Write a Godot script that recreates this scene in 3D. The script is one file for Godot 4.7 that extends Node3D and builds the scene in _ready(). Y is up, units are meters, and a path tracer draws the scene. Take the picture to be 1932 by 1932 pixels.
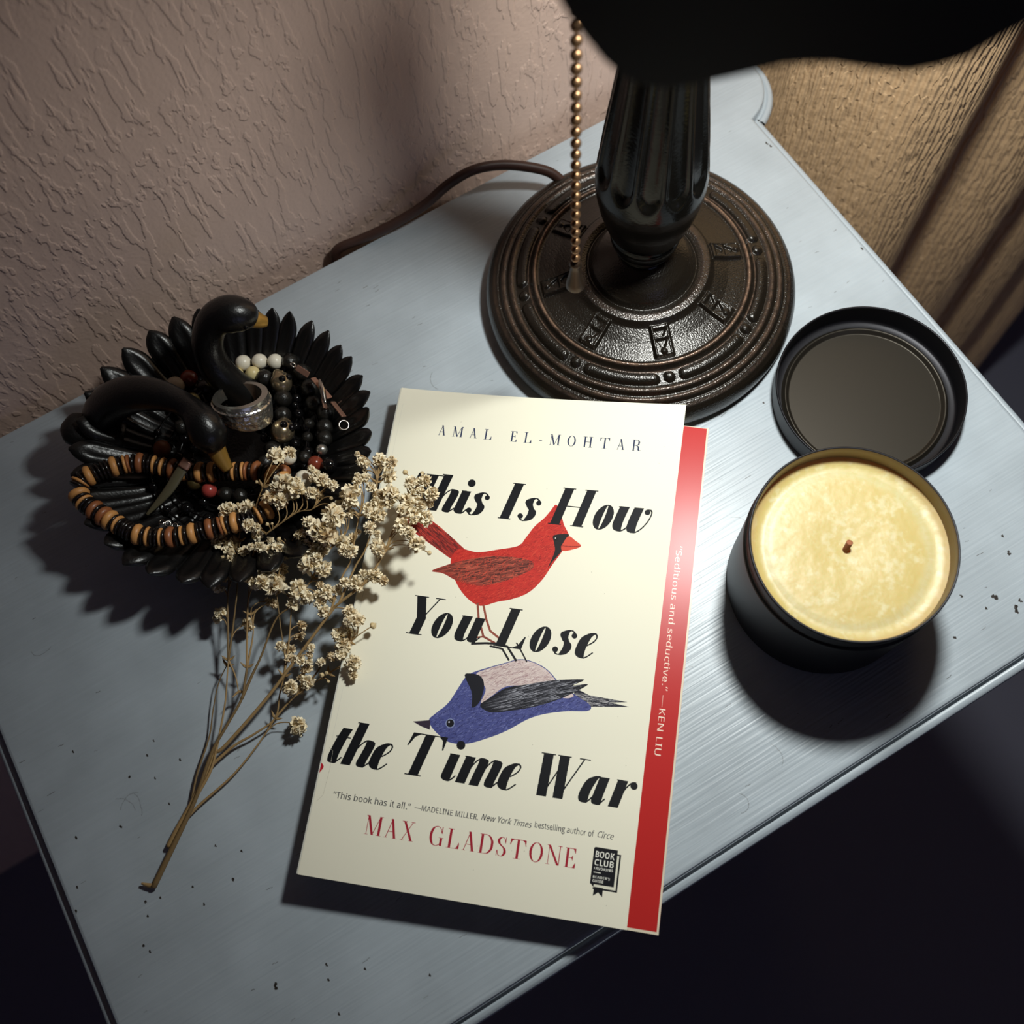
extends Node3D
# A painted nightstand seen from above by lamplight: a bronze lamp, a paperback, a tin candle, dried flowers and a swan trinket dish full of bead bracelets.

const T := Vector3(0, 0.70, 0)          # the table top's back right corner; everything on it is measured from here
const AXIS := Vector3(-0.108, 0, 0.099) # the lamp's axis
const BULB := Vector3(-0.074, 0.335, 0.160)
var rng := RandomNumberGenerator.new()
var M := {}

func _ready() -> void:
	rng.seed = 7
	var env := Environment.new()
	env.background_mode = Environment.BG_COLOR
	env.background_color = Color(0.62, 0.64, 0.80)  # blue-grey sky; reaches the room only as fill through the added window
	env.tonemap_mode = Environment.TONE_MAPPER_LINEAR
	env.tonemap_exposure = 1.0
	env.sdfgi_enabled = true
	env.ssao_enabled = true
	env.ssil_enabled = true
	var we := WorldEnvironment.new()
	we.name = "world_environment"
	we.environment = env
	add_child(we)
	var cam := Camera3D.new()
	cam.name = "camera"
	add_child(cam)
	cam.transform = Transform3D(Basis(Vector3(0.858805, -0.057319, 0.509086), Vector3(0.495993, 0.341771, -0.798238), Vector3(-0.128237, 0.938034, 0.321945)), T + Vector3(-0.275424, 0.425716, 0.308782))
	var at := CameraAttributesPhysical.new()
	at.frustum_focal_length = 23.532
	at.frustum_focus_distance = 0.43
	at.exposure_aperture = 6.8
	at.frustum_near = 0.02
	at.frustum_far = 50.0
	cam.attributes = at
	cam.current = true
	# unseen lit bulb under the shade; a spot aimed down, cone chosen for falloff
	var bulb := SpotLight3D.new()
	bulb.name = "lamp_bulb_light"
	bulb.look_at_from_position(T + BULB, T + BULB + Vector3(0.10, -1.0, 0.09), Vector3(0, 0, 1))
	bulb.spot_angle = 79.0
	bulb.spot_angle_attenuation = 1.0
	bulb.spot_range = 8.0
	bulb.spot_attenuation = 2.0
	bulb.light_color = Color(0.985, 1.0, 0.985)
	bulb.light_energy = 0.158
	bulb.light_size = 0.02
	bulb.shadow_enabled = true
	add_child(bulb)
	make_materials()
	room()
	nightstand()
	curtain()
	lamp()
	book()
	candle()
	lid()
	dish()
	jewellery()
	flowers()

# ------------------------------------------------------------------ helpers
func numbered(n: String) -> String:
	if not has_node(NodePath(n)): return n
	var k := 1
	while has_node(NodePath("%s_%03d" % [n, k])): k += 1
	return "%s_%03d" % [n, k]

func thing(called: String, label: String, category: String, where := Vector3.ZERO, group := "") -> Node3D:
	var o := Node3D.new()
	o.name = numbered(called)
	add_child(o)
	o.position = T + where
	o.set_meta("label", label)
	o.set_meta("category", category)
	if group: o.set_meta("group", group)
	return o

func part(called: String, mesh: Mesh, m: Material, parent: Node3D, where := Transform3D()) -> MeshInstance3D:
	var o := MeshInstance3D.new()
	o.name = called
	o.mesh = mesh
	o.material_override = m
	o.transform = where
	parent.add_child(o, true)
	return o

func structure(called: String, mesh: Mesh, m: Material, where := Vector3.ZERO) -> MeshInstance3D:
	var o := part(called, mesh, m, self, Transform3D(Basis(), where))
	o.set_meta("kind", "structure")
	return o

func mat(c: Color, rough := 0.5, metal := 0.0, spec := 0.5) -> StandardMaterial3D:
	var m := StandardMaterial3D.new()
	m.albedo_color = c
	m.roughness = rough
	m.metallic = metal
	m.metallic_specular = spec
	return m

func grid(nu: int, nv: int, f: Callable, wrap := false, up := Vector3.ZERO, col = null) -> ArrayMesh:
	# a surface f(u, v), u and v from 0 to 1; faces outwards, or towards up
	var p := PackedVector3Array()
	var uv := PackedVector2Array()
	var cs := PackedColorArray()
	var w := nu + 1
	p.resize(w * (nv + 1))
	uv.resize(p.size())
	if col != null: cs.resize(p.size())
	var k := 0
	for j in nv + 1:
		for i in w:
			var a := float(i) / nu
			var b := float(j) / nv
			p[k] = f.call(0.0 if wrap and i == nu else a, b)
			uv[k] = Vector2(a, b)
			if col != null: cs[k] = col.call(a, b, p[k])
			k += 1
	var ix := PackedInt32Array()
	ix.resize(nu * nv * 6)
	k = 0
	for j in nv:
		for i in nu:
			var a := j * w + i
			ix[k] = a; ix[k + 1] = a + 1; ix[k + 2] = a + w
			ix[k + 3] = a + 1; ix[k + 4] = a + w + 1; ix[k + 5] = a + w
			k += 6
	return finish(p, uv, cs, ix, w if wrap else 0, up)

func finish(p: PackedVector3Array, uv: PackedVector2Array, cs: PackedColorArray, ix: PackedInt32Array, weld := 0, up := Vector3.ZERO) -> ArrayMesh:
	var n := PackedVector3Array()
	n.resize(p.size())
	var mid := Vector3.ZERO
	for q in p: mid += q
	mid /= p.size()
	var out := 0.0
	for t in range(0, ix.size(), 3):
		var a := ix[t]; var b := ix[t + 1]; var c := ix[t + 2]
		var fn := (p[c] - p[a]).cross(p[b] - p[a])
		n[a] += fn; n[b] += fn; n[c] += fn
		out += fn.dot(up) if up != Vector3.ZERO else fn.dot((p[a] + p[b] + p[c]) / 3.0 - mid)
	if weld > 0:
		for j in p.size() / weld:
			var s := n[j * weld] + n[j * weld + weld - 1]
			n[j * weld] = s
			n[j * weld + weld - 1] = s
	var sign := 1.0
	if out < 0.0:
		sign = -1.0
		for t in range(0, ix.size(), 3):
			var b := ix[t + 1]
			ix[t + 1] = ix[t + 2]
			ix[t + 2] = b
	for i in n.size(): n[i] = n[i].normalized() * sign if n[i].length_squared() > 1e-30 else Vector3.UP
	var a := []
	a.resize(Mesh.ARRAY_MAX)
	a[Mesh.ARRAY_VERTEX] = p
	a[Mesh.ARRAY_NORMAL] = n
	if uv.size(): a[Mesh.ARRAY_TEX_UV] = uv
	if cs.size(): a[Mesh.ARRAY_COLOR] = cs
	a[Mesh.ARRAY_INDEX] = ix
	var m := ArrayMesh.new()
	m.add_surface_from_arrays(Mesh.PRIMITIVE_TRIANGLES, a)
	return m

func pick(pts: Array, t: float):
	# Catmull-Rom through pts (numbers or vectors), t from 0 to 1
	var x := clampf(t, 0.0, 1.0) * (pts.size() - 1)
	var i := mini(int(x), pts.size() - 2)
	var k := x - i
	var a = pts[maxi(i - 1, 0)]
	var b = pts[i]
	var c = pts[i + 1]
	var d = pts[mini(i + 2, pts.size() - 1)]
	return 0.5 * ((2.0 * b) + (c - a) * k + (2.0 * a - 5.0 * b + 4.0 * c - d) * k * k + (3.0 * b - a - 3.0 * c + d) * k * k * k)

func lathe(prof: Array, seg := 64, smooth_steps := 0) -> ArrayMesh:
	# prof: Vector2(radius, height); from one end to the other
	var pr := prof
	if smooth_steps > 0:
		pr = []
		for i in smooth_steps + 1: pr.append(pick(prof, float(i) / smooth_steps))
	return grid(seg, pr.size() - 1, func(u, v):
		var q: Vector2 = pr[roundi(v * (pr.size() - 1))]
		return Vector3(cos(u * TAU) * q.x, q.y, sin(u * TAU) * q.x), true)

func tube(pts: Array, radii: Array, seg := 12, steps := 24, flat := 1.0, cap := true) -> ArrayMesh:
	# a smooth tube through pts; radii run along it; flat squashes it upwards
	var c := []
	for i in steps + 1: c.append(pick(pts, float(i) / steps))
	var x := PackedVector3Array(); var y := PackedVector3Array()
	var up := Vector3.UP
	for i in steps + 1:
		var d: Vector3 = (c[mini(i + 1, steps)] - c[maxi(i - 1, 0)]).normalized()
		if absf(d.dot(up)) > 0.98: up = Vector3(0.3, 0.2, 0.9).normalized()
		var s := d.cross(up).normalized()
		up = s.cross(d).normalized()
		x.append(s); y.append(up)
	var rows := steps + (3 if cap else 1)
	return grid(seg, rows - 1, func(u, v):
		var j := roundi(v * (rows - 1))
		var i := clampi(j - 1, 0, steps) if cap else j
		var r: float = pick(radii, float(i) / steps)
		if cap and (j == 0 or j == rows - 1): r *= 0.02
		return c[i] + x[i] * cos(u * TAU) * r + y[i] * sin(u * TAU) * r * flat, true)

func rbox(size: Vector3, b := 0.001) -> ArrayMesh:
	# a box with rounded edges
	var h := size / 2.0
	b = minf(b, minf(h.x, minf(h.y, h.z)) * 0.98)
	var inner := h - Vector3.ONE * b
	var p := PackedVector3Array(); var ix := PackedInt32Array(); var uv := PackedVector2Array()
	for ax in 3:
		for s in [-1.0, 1.0]:
			var o := p.size()
			var e1 := (ax + 1) % 3
			var e2 := (ax + 2) % 3
			var l1 := [-h[e1], -h[e1] + b * 0.5, -inner[e1], inner[e1], h[e1] - b * 0.5, h[e1]]
			var l2 := [-h[e2], -h[e2] + b * 0.5, -inner[e2], inner[e2], h[e2] - b * 0.5, h[e2]]
			for j in 6:
				for i in 6:
					var q := Vector3.ZERO
					q[ax] = s * h[ax]; q[e1] = l1[i]; q[e2] = l2[j]
					var c := q.clamp(-inner, inner)
					p.append(c + (q - c).normalized() * b)
					uv.append(Vector2(i / 5.0, j / 5.0))
			for j in 5:
				for i in 5:
					var a := o + j * 6 + i
					if s > 0: ix.append_array([a, a + 6, a + 1, a + 1, a + 6, a + 7])
					else: ix.append_array([a, a + 1, a + 6, a + 1, a + 7, a + 6])
	return finish(p, uv, PackedColorArray(), ix)

func ball(r: float, seg := 18) -> SphereMesh:
	var s := SphereMesh.new()
	s.radius = r; s.height = 2.0 * r
	s.radial_segments = seg; s.rings = seg / 2
	return s

func torus(r: float, t: float, seg := 32, ts := 10) -> ArrayMesh:
	return grid(seg, ts, func(u, v):
		var k := r + t * cos(v * TAU)
		return Vector3(cos(u * TAU) * k, sin(v * TAU) * t, sin(u * TAU) * k), true)

func join(list: Array) -> ArrayMesh:
	var st := SurfaceTool.new()
	for e in list: st.append_from(e[0], 0, e[1] if e.size() > 1 else Transform3D())
	return st.commit()

func at3(v: Vector3) -> Transform3D: return Transform3D(Basis(), v)

func look(v: Vector3, dir: Vector3) -> Transform3D:
	# turns +Y towards dir
	var y := dir.normalized()
	var x := y.cross(Vector3(0.31, 0.2, 0.93)).normalized()
	return Transform3D(Basis(x, y, x.cross(y)), v)

func pts_of(s: String) -> Array:
	var out := []
	for t in s.split(";"):
		var a := t.split_floats(",")
		out.append(Vector3(a[0], a[1], a[2]) * 0.001)
	return out

func noise_image(w: int, h: int, freq: float, oct := 3, sd := 1, type := FastNoiseLite.TYPE_SIMPLEX_SMOOTH) -> Image:
	var n := FastNoiseLite.new()
	n.noise_type = type
	n.seed = sd
	n.frequency = freq
	n.fractal_octaves = oct
	return n.get_image(w, h, false, false, false)

func bytes(im: Image) -> PackedByteArray:
	im.convert(Image.FORMAT_L8)
	return im.get_data()

func tex(im: Image) -> ImageTexture: return ImageTexture.create_from_image(im)

func sst(a: float, b: float, x: float) -> float: return smoothstep(a, b, x)

# ------------------------------------------------------------------ materials
func make_materials() -> void:
	# plaster: trowel strokes that run up the wall, and flattened splashes
	var S := 1024
	var strk := noise_image(S, S / 5, 0.055, 5, 3); strk.resize(S, S, Image.INTERPOLATE_CUBIC)
	var a := bytes(strk)
	var spl := noise_image(S, S / 2, 0.060, 5, 5); spl.resize(S, S, Image.INTERPOLATE_CUBIC)
	var b := bytes(spl)
	var c := bytes(noise_image(S, S, 0.004, 2, 9))
	var d := bytes(noise_image(S, S, 0.16, 3, 11))
	var hgt := PackedByteArray(); hgt.resize(S * S)
	for i in S * S:
		var m := c[i] / 255.0
		var sn := a[i] / 255.0
		var bn := b[i] / 255.0
		var plate := sst(0.575, 0.62, bn) * (1.0 - sst(0.42, 0.62, m))
		var pl2 := sst(0.555, 0.585, sn) * (0.25 + 0.75 * sst(0.38, 0.55, m))
		var v := 0.30 * plate + 0.30 * pl2 + 0.16 * sn + 0.14 * bn + 0.11 * d[i] / 255.0
		hgt[i] = clampi(int(v * 255.0), 0, 255)
	var wall := mat(Color8(226, 196, 180), 0.72)
	wall.heightmap_enabled = true
	wall.heightmap_scale = 0.10
	wall.heightmap_texture = tex(Image.create_from_data(S, S, false, Image.FORMAT_L8, hgt))
	wall.uv1_triplanar = true
	wall.uv1_world_triplanar = true
	wall.uv1_scale = Vector3.ONE / 0.42
	wall.uv1_offset = Vector3(0.10, 0.72, 0.0)
	M.wall = wall
	M.ceiling = mat(Color8(150, 140, 132), 0.9)
	M.floor = mat(Color8(126, 126, 142), 0.9)
	# curtain cloth: crinkled ribs
	var R := 512
	var n1 := noise_image(R, R / 3, 0.016, 3, 21); n1.resize(R, R, Image.INTERPOLATE_CUBIC)
	var b1 := bytes(n1)
	var b2 := bytes(noise_image(R, R, 0.03, 3, 23))
	var rib := PackedByteArray(); rib.resize(R * R)
	for j in R:
		for i in R:
			var k := j * R + i
			var ph := i / float(R) * 34.0 * TAU + floorf(b1[k] / 255.0 * 5.0) * 1.9 + b1[k] / 255.0 * 2.5
			rib[k] = int(clampf(0.5 + 0.5 * sin(ph), 0.0, 1.0) * 150.0 + b2[k] * 0.3)
	var cloth := mat(Color8(250, 208, 160), 0.62)
	cloth.heightmap_enabled = true
	cloth.heightmap_scale = 0.20
	cloth.heightmap_texture = tex(Image.create_from_data(R, R, false, Image.FORMAT_L8, rib))
	cloth.uv1_scale = Vector3(1, 1, 1)
	M.cloth = cloth
	# lamp
	M.bronze = mat(Color.WHITE, 0.27, 0.4, 0.66)
	M.bronze.vertex_color_use_as_albedo = true
	rough_relief(M.bronze, 0.022, 420.0)
	M.column = mat(Color8(15, 14, 12), 0.17, 0.0, 0.30)
	rough_relief(M.column, 0.006, 260.0)
	M.brass = mat(Color8(136, 104, 74), 0.36, 0.8)
	M.dark_brass = mat(Color8(74, 58, 44), 0.4, 0.8)
	M.shade = mat(Color8(24, 20, 18), 0.5)
	M.shade_lining = mat(Color8(92, 72, 46), 0.6)
	M.cord = mat(Color8(64, 40, 32), 0.5)
	var g := mat(Color8(255, 240, 214), 0.4)
	g.emission_enabled = true
	g.emission = Color8(255, 236, 200)
	g.emission_energy_multiplier = 2.0
	M.bulb = g
	# jewellery and dish
	M.black = mat(Color8(17, 16, 16), 0.32)
	rough_relief(M.black, 0.012, 300.0)
	M.beak = mat(Color8(172, 132, 62), 0.38, 0.55)
	M.lava = mat(Color8(30, 28, 25), 0.26)
	M.lava.heightmap_enabled = true
	M.lava.heightmap_scale = 0.02
	var cell := FastNoiseLite.new()
	cell.noise_type = FastNoiseLite.TYPE_CELLULAR
	cell.frequency = 0.06
	cell.seed = 4
	M.lava.heightmap_texture = tex(cell.get_image(256, 256))
	M.lava.uv1_triplanar = true
	M.lava.uv1_scale = Vector3.ONE * 90.0
	M.white = mat(Color8(232, 224, 205), 0.35)
	M.cream = mat(Color8(224, 206, 150), 0.35)
	M.grey_bead = mat(Color8(168, 155, 136), 0.45)
	M.red_bead = mat(Color8(120, 52, 36), 0.22)
	M.coral = mat(Color8(160, 62, 56), 0.3)
	M.jet = mat(Color8(14, 13, 14), 0.12)
	M.tan_wood = mat(Color8(206, 146, 84), 0.45)
	M.brown_wood = mat(Color8(146, 88, 52), 0.4)
	M.black_wood = mat(Color8(26, 21, 19), 0.2)
	M.silver = mat(Color8(205, 200, 192), 0.22, 1.0)
	M.old_silver = mat(Color8(206, 202, 192), 0.26, 0.92)
	M.skull = mat(Color8(176, 158, 128), 0.24, 0.85)
	M.copper = mat(Color8(186, 142, 122), 0.35, 0.7)
	M.horn = mat(Color8(92, 86, 66), 0.35)
	M.gold_bead = mat(Color8(120, 104, 66), 0.28, 0.8)
	# flowers
	M.petal = mat(Color.WHITE, 0.8)
	M.petal.vertex_color_use_as_albedo = true
	M.petal.cull_mode = BaseMaterial3D.CULL_DISABLED
	M.petal.backlight_enabled = true
	M.petal.backlight = Color(0.22, 0.19, 0.13)
	M.stem = mat(Color8(158, 128, 84), 0.6)
	M.stem_dark = mat(Color8(122, 98, 62), 0.6)
	# tin
	M.tin = mat(Color8(30, 29, 33), 0.42, 0.6)
	M.tin_inside = mat(Color8(120, 104, 82), 0.4, 0.6)
	M.lid_inside = mat(Color8(56, 51, 44), 0.42, 0.7)

func rough_relief(m: StandardMaterial3D, cm: float, scale: float) -> void:
	if not M.has("grain_tex"): M.grain_tex = tex(noise_image(256, 256, 0.09, 4, 17))
	m.heightmap_enabled = true
	m.heightmap_scale = cm
	m.heightmap_texture = M.grain_tex
	m.uv1_triplanar = true
	m.uv1_scale = Vector3.ONE * scale / 10.0

# ------------------------------------------------------------------ room
func box(x0: float, x1: float, y0: float, y1: float, z0: float, z1: float) -> Array:
	var b := BoxMesh.new()
	b.size = Vector3(x1 - x0, y1 - y0, z1 - z0)
	return [b, Vector3(x0 + x1, y0 + y1, z0 + z1) / 2.0]

func room() -> void:
	var e := box(-2.3, 1.8, -0.1, 0.0, -0.11, 3.0)
	structure("floor", e[0], M.floor, e[1])
	e = box(-2.3, 1.8, 2.4, 2.5, -0.11, 3.0)
	structure("ceiling", e[0], M.ceiling, e[1])
	e = box(-2.3, 1.8, 0.0, 2.4, -0.112, -0.012)
	structure("wall_back", e[0], M.wall, e[1])
	# wall behind the viewer, with an added window that lets in dim fill
	var cut := []
	for q in [[-2.3, -0.9, 0.0, 2.4], [0.5, 1.8, 0.0, 2.4], [-0.9, 0.5, 0.0, 0.9], [-0.9, 0.5, 2.1, 2.4]]:
		e = box(q[0], q[1], q[2], q[3], 2.9, 3.0)
		cut.append([e[0], at3(e[1])])
	structure("wall_front", join(cut), M.wall)
	var fr := []
	for q in [[-0.92, -0.86, 0.88, 2.12], [0.46, 0.52, 0.88, 2.12], [-0.92, 0.52, 0.88, 0.94], [-0.92, 0.52, 2.06, 2.12], [-0.22, -0.18, 0.9, 2.1]]:
		e = box(q[0], q[1], q[2], q[3], 2.87, 2.93)
		fr.append([e[0], at3(e[1])])
	structure("added_window_1", join(fr), M.ceiling)  # frame of the added fill opening, out of view
	e = box(-2.4, -2.3, 0.0, 2.4, -0.11, 3.0)
	structure("wall_left", e[0], M.wall, e[1])
	e = box(1.8, 1.9, 0.0, 2.4, -0.11, 3.0)
	structure("wall_right", e[0], M.wall, e[1])

# ------------------------------------------------------------------ nightstand
func nightstand() -> void:
	var W := 0.4567
	var D := 0.3299
	var t := thing("nightstand", "blue-grey painted wooden nightstand with a moulded edge, scratched and chipped, carrying lamp and book", "nightstand", Vector3(0, -T.y, 0))
	# outline of the top, with the rounded ears at its back corners
	var o := PackedVector2Array([Vector2(-W, D), Vector2(0, D), Vector2(0, 0.0421)])
	for i in 17:
		var a := deg_to_rad(lerpf(74.0, -51.7, i / 16.0))
		o.append(Vector2(-0.008 + cos(a) * 0.0284, 0.0143 + sin(a) * 0.0284))
	o.append_array([Vector2(-0.03, -0.008), Vector2(-0.03, 0.0), Vector2(-W + 0.03, 0.0), Vector2(-W + 0.03, -0.008)])
	for i in 17:
		var a := deg_to_rad(lerpf(231.7, 106.0, i / 16.0))
		o.append(Vector2(-W + 0.008 + cos(a) * 0.0284, 0.0143 + sin(a) * 0.0284))
	o.append(Vector2(-W, 0.0421))
	var n := o.size()
	var nor := PackedVector2Array()
	for i in n:
		var e1 := (o[i] - o[(i + n - 1) % n]).normalized()
		var e2 := (o[(i + 1) % n] - o[i]).normalized()
		var n1 := Vector2(-e1.y, e1.x); var n2 := Vector2(-e2.y, e2.x)
		var m := (n1 + n2).normalized()
		nor.append(m / maxf(0.6, m.dot(n1)))
	var prof := [[-0.0016, 0.0], [-0.0006, -0.0002], [0.0, -0.0009], [0.0001, -0.0036], [0.0006, -0.0048], [0.0016, -0.0049], [0.0022, -0.0040], [0.0034, -0.0036], [0.0047, -0.0044], [0.0055, -0.0060], [0.0053, -0.0084], [0.0043, -0.0098], [0.0034, -0.0118], [0.002, -0.0160], [-0.006, -0.0180], [-0.03, -0.0180]]
	var edge := grid(n, prof.size() - 1, func(u, v):
		var i := roundi(u * n) % n
		var q: Array = prof[roundi(v * (prof.size() - 1))]
		var s := 1.0
		if o[i].y < 0.001: s = 0.2
		var r: Vector2 = o[i] + nor[i] * q[0] * s
		return Vector3(r.x, q[1], r.y), true)
	# the painted face
	var ring := PackedVector2Array()
	for i in n: ring.append(o[i] + nor[i] * -0.0016 * (0.2 if o[i].y < 0.001 else 1.0))
	var tri := Geometry2D.triangulate_polygon(ring)
	var p := PackedVector3Array(); var uv := PackedVector2Array()
	for q in ring:
		p.append(Vector3(q.x, 0, q.y)); uv.append(Vector2((q.x + 0.48) / 0.51, (q.y + 0.01) / 0.36))
	var face := finish(p, uv, PackedColorArray(), tri, 0, Vector3.UP)
	# paint: fine brush grain along the length, chips down to dark wood, stray hairs
	var w := 2048
	var h := 1446
	var k := w / 0.51
	var base := Color8(170, 179, 186)
	var im := Image.create(w, h, false, Image.FORMAT_RGB8)
	im.fill(base)
	var mott := noise_image(w / 4, h / 4, 0.02, 4, 41)
	mott.resize(w, h, Image.INTERPOLATE_CUBIC)
	var gr := noise_image(w / 24, h, 0.11, 3, 43)
	gr.resize(w, h, Image.INTERPOLATE_CUBIC)
	var mb := bytes(mott); var gb := bytes(gr)
	var data := im.get_data()
	for i in w * h:
		var s := 1.0 + (mb[i] - 128) * 0.0005 + (gb[i] - 128) * 0.00012
		data[i * 3] = clampi(int(data[i * 3] * s), 0, 255)
		data[i * 3 + 1] = clampi(int(data[i * 3 + 1] * s), 0, 255)
		data[i * 3 + 2] = clampi(int(data[i * 3 + 2] * s), 0, 255)
	im = Image.create_from_data(w, h, false, Image.FORMAT_RGB8, data)
	var wood := Color8(46, 40, 36)
	for s in "-61.7,304.8,0.9 -53.8,311.4,0.6 -57.3,313.2,0.8 -58.2,314.5,0.5 -68.1,306.7,0.3 -87.1,309.9,0.6 -73.3,297.0,0.3 -43.9,292.5,0.6 -41.2,285.3,0.3 -90.7,177.9,0.2 -396.2,283.3,0.7 -436.1,243.3,0.4 -1.9,135.1,0.4 -3.5,58.6,0.5 -2.8,61.2,0.5 -432.1,157.2,0.3 -426.2,196.2,0.4 -415.1,179.8,0.3 -444.0,190.6,0.3 -434.5,246.5,0.3 -428.7,228.5,0.3 -454.9,217.2,0.4".split(" "):
		var q := s.split_floats(",")
		chip(im, k, q[0], q[1], q[2], wood)
	for s in "-451.0,208.9,0.2 -430.0,233.8,0.2 -400.2,171.0,0.3 -404.9,175.2,0.2 -393.5,184.3,0.2 -405.8,185.7,0.2 -404.7,198.6,0.3 -394.9,223.6,0.2 -394.1,239.1,0.3 -408.3,241.6,0.2 -386.5,231.0,0.2 -409.6,233.1,0.2 -422.8,230.1,0.2 -375.4,286.8,0.3 -379.4,304.6,0.3 -342.2,310.6,0.3 -377.2,291.8,0.3 -363.1,295.7,0.3".split(" "):
		var q := s.split_floats(",")
		chip(im, k, q[0], q[1], q[2], wood)
	for i in 230:   # nicks along the grain
		var x := rng.randf_range(-455, -5); var z := rng.randf_range(4, 325)
		scratch(im, k, x, z, x + rng.randf_range(0.8, 3.5), z + rng.randf_range(-0.5, 0.5), base.lerp(wood, rng.randf_range(0.2, 0.55)), 1)
	for i in 26:    # hairs and fine curved scratches
		var x := rng.randf_range(-450, -20); var z := rng.randf_range(20, 320)
		var an := rng.randf() * TAU
		for j in 14:
			var x2 := x + cos(an) * 0.8; var z2 := z + sin(an) * 0.8
			scratch(im, k, x, z, x2, z2, base.lerp(wood, 0.28), 1)
			x = x2; z = z2
			an += rng.randf_range(-0.1, 0.4)
	var paint := mat(Color.WHITE, 0.38, 0.0, 0.52)
	paint.albedo_texture = tex(im)
	paint.heightmap_enabled = true
	paint.heightmap_scale = 0.015
	var g2 := noise_image(w / 40, h, 0.15, 4, 47)
	g2.resize(w, h, Image.INTERPOLATE_CUBIC)
	paint.heightmap_texture = tex(g2)
	var plain := mat(base, 0.36)
	M.paint = plain
	var top := part("tabletop", face, paint, t, at3(Vector3(0, T.y, 0)))
	part("edge_moulding", edge, plain, t, at3(Vector3(0, T.y, 0)))
	var mid := Vector3(-W / 2, 0, D / 2)
	part("carcass", rbox(Vector3(W - 0.06, 0.19, D - 0.06), 0.003), plain, t, at3(mid + Vector3(0, T.y - 0.018 - 0.095, 0)))
	for sx in [-1, 1]:
		for sz in [-1, 1]:
			part("leg", rbox(Vector3(0.04, T.y - 0.207, 0.04), 0.004), plain, t, at3(mid + Vector3(sx * (W / 2 - 0.055), (T.y - 0.207) / 2, sz * (D / 2 - 0.055))))

func chip(im: Image, k: float, x: float, z: float, r: float, c: Color) -> void:
	for i in 7:
		var q := Vector2(x + 480.0 + rng.randf_range(-0.8, 0.8) * r, z + 10.0 + rng.randf_range(-1.3, 1.3) * r) * 0.001 * k
		var s := maxf(1.0, r * 0.001 * k * rng.randf_range(0.35, 0.8))
		disc(im, q, s, c)

func disc(im: Image, q: Vector2, s: float, c: Color) -> void:
	for y in range(int(-s), int(s) + 1):
		var half := sqrt(maxf(0.0, s * s - y * y))
		im.fill_rect(Rect2i(roundi(q.x - half), roundi(q.y + y), maxi(1, roundi(half * 2.0)), 1), c)

func scratch(im: Image, k: float, x0: float, z0: float, x1: float, z1: float, c: Color, s: int) -> void:
	var a := Vector2(x0 + 480.0, z0 + 10.0) * 0.001 * k
	var b := Vector2(x1 + 480.0, z1 + 10.0) * 0.001 * k
	var n := int(a.distance_to(b)) + 1
	for i in n:
		var q := a.lerp(b, float(i) / n)
		im.fill_rect(Rect2i(roundi(q.x), roundi(q.y), s, s), c)

# ------------------------------------------------------------------ curtain
func curtain() -> void:
	var t := thing("curtain", "floor-length golden brown crinkled curtain hanging in folds behind the nightstand", "curtain", Vector3(0, -T.y, 0))
	var xs := [0.0285, 0.038, 0.051, 0.070, 0.092, 0.115, 0.135, 0.150, 0.160, 0.175, 0.200, 0.225, 0.243, 0.256, 0.270, 0.290, 0.310, 0.325, 0.337, 0.350, 0.375, 0.400, 0.425, 0.440]
	var zs := [-0.002, 0.010, 0.021, 0.044, 0.076, 0.088, 0.076, 0.056, 0.046, 0.060, 0.085, 0.088, 0.072, 0.050, 0.056, 0.080, 0.086, 0.068, 0.048, 0.060, 0.082, 0.080, 0.050, 0.020]
	var wob := FastNoiseLite.new()
	wob.frequency = 3.0
	var m := grid(160, 60, func(u, v):
		var y: float = lerpf(0.015, 2.1, v)
		var x: float = pick(xs, u)
		var z: float = pick(zs, u) + 0.004 * wob.get_noise_2d(x * 6.0, y * 0.6)
		return Vector3(x, y, z), false, Vector3(0, 0, 1))
	# cloth coordinates in tenths of a metre, so that the ribs keep their width
	var a := m.surface_get_arrays(0)
	var uv: PackedVector2Array = a[Mesh.ARRAY_TEX_UV]
	for i in uv.size(): uv[i] = Vector2(uv[i].x * 5.6, uv[i].y * 14.0)
	a[Mesh.ARRAY_TEX_UV] = uv
	m = ArrayMesh.new()
	m.add_surface_from_arrays(Mesh.PRIMITIVE_TRIANGLES, a)
	part("curtain_panel", m, M.cloth, t)
	part("curtain_rod", tube([Vector3(-0.02, 2.12, 0.035), Vector3(0.5, 2.12, 0.035)], [0.008, 0.008], 12, 2), M.dark_brass, t)

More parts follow.
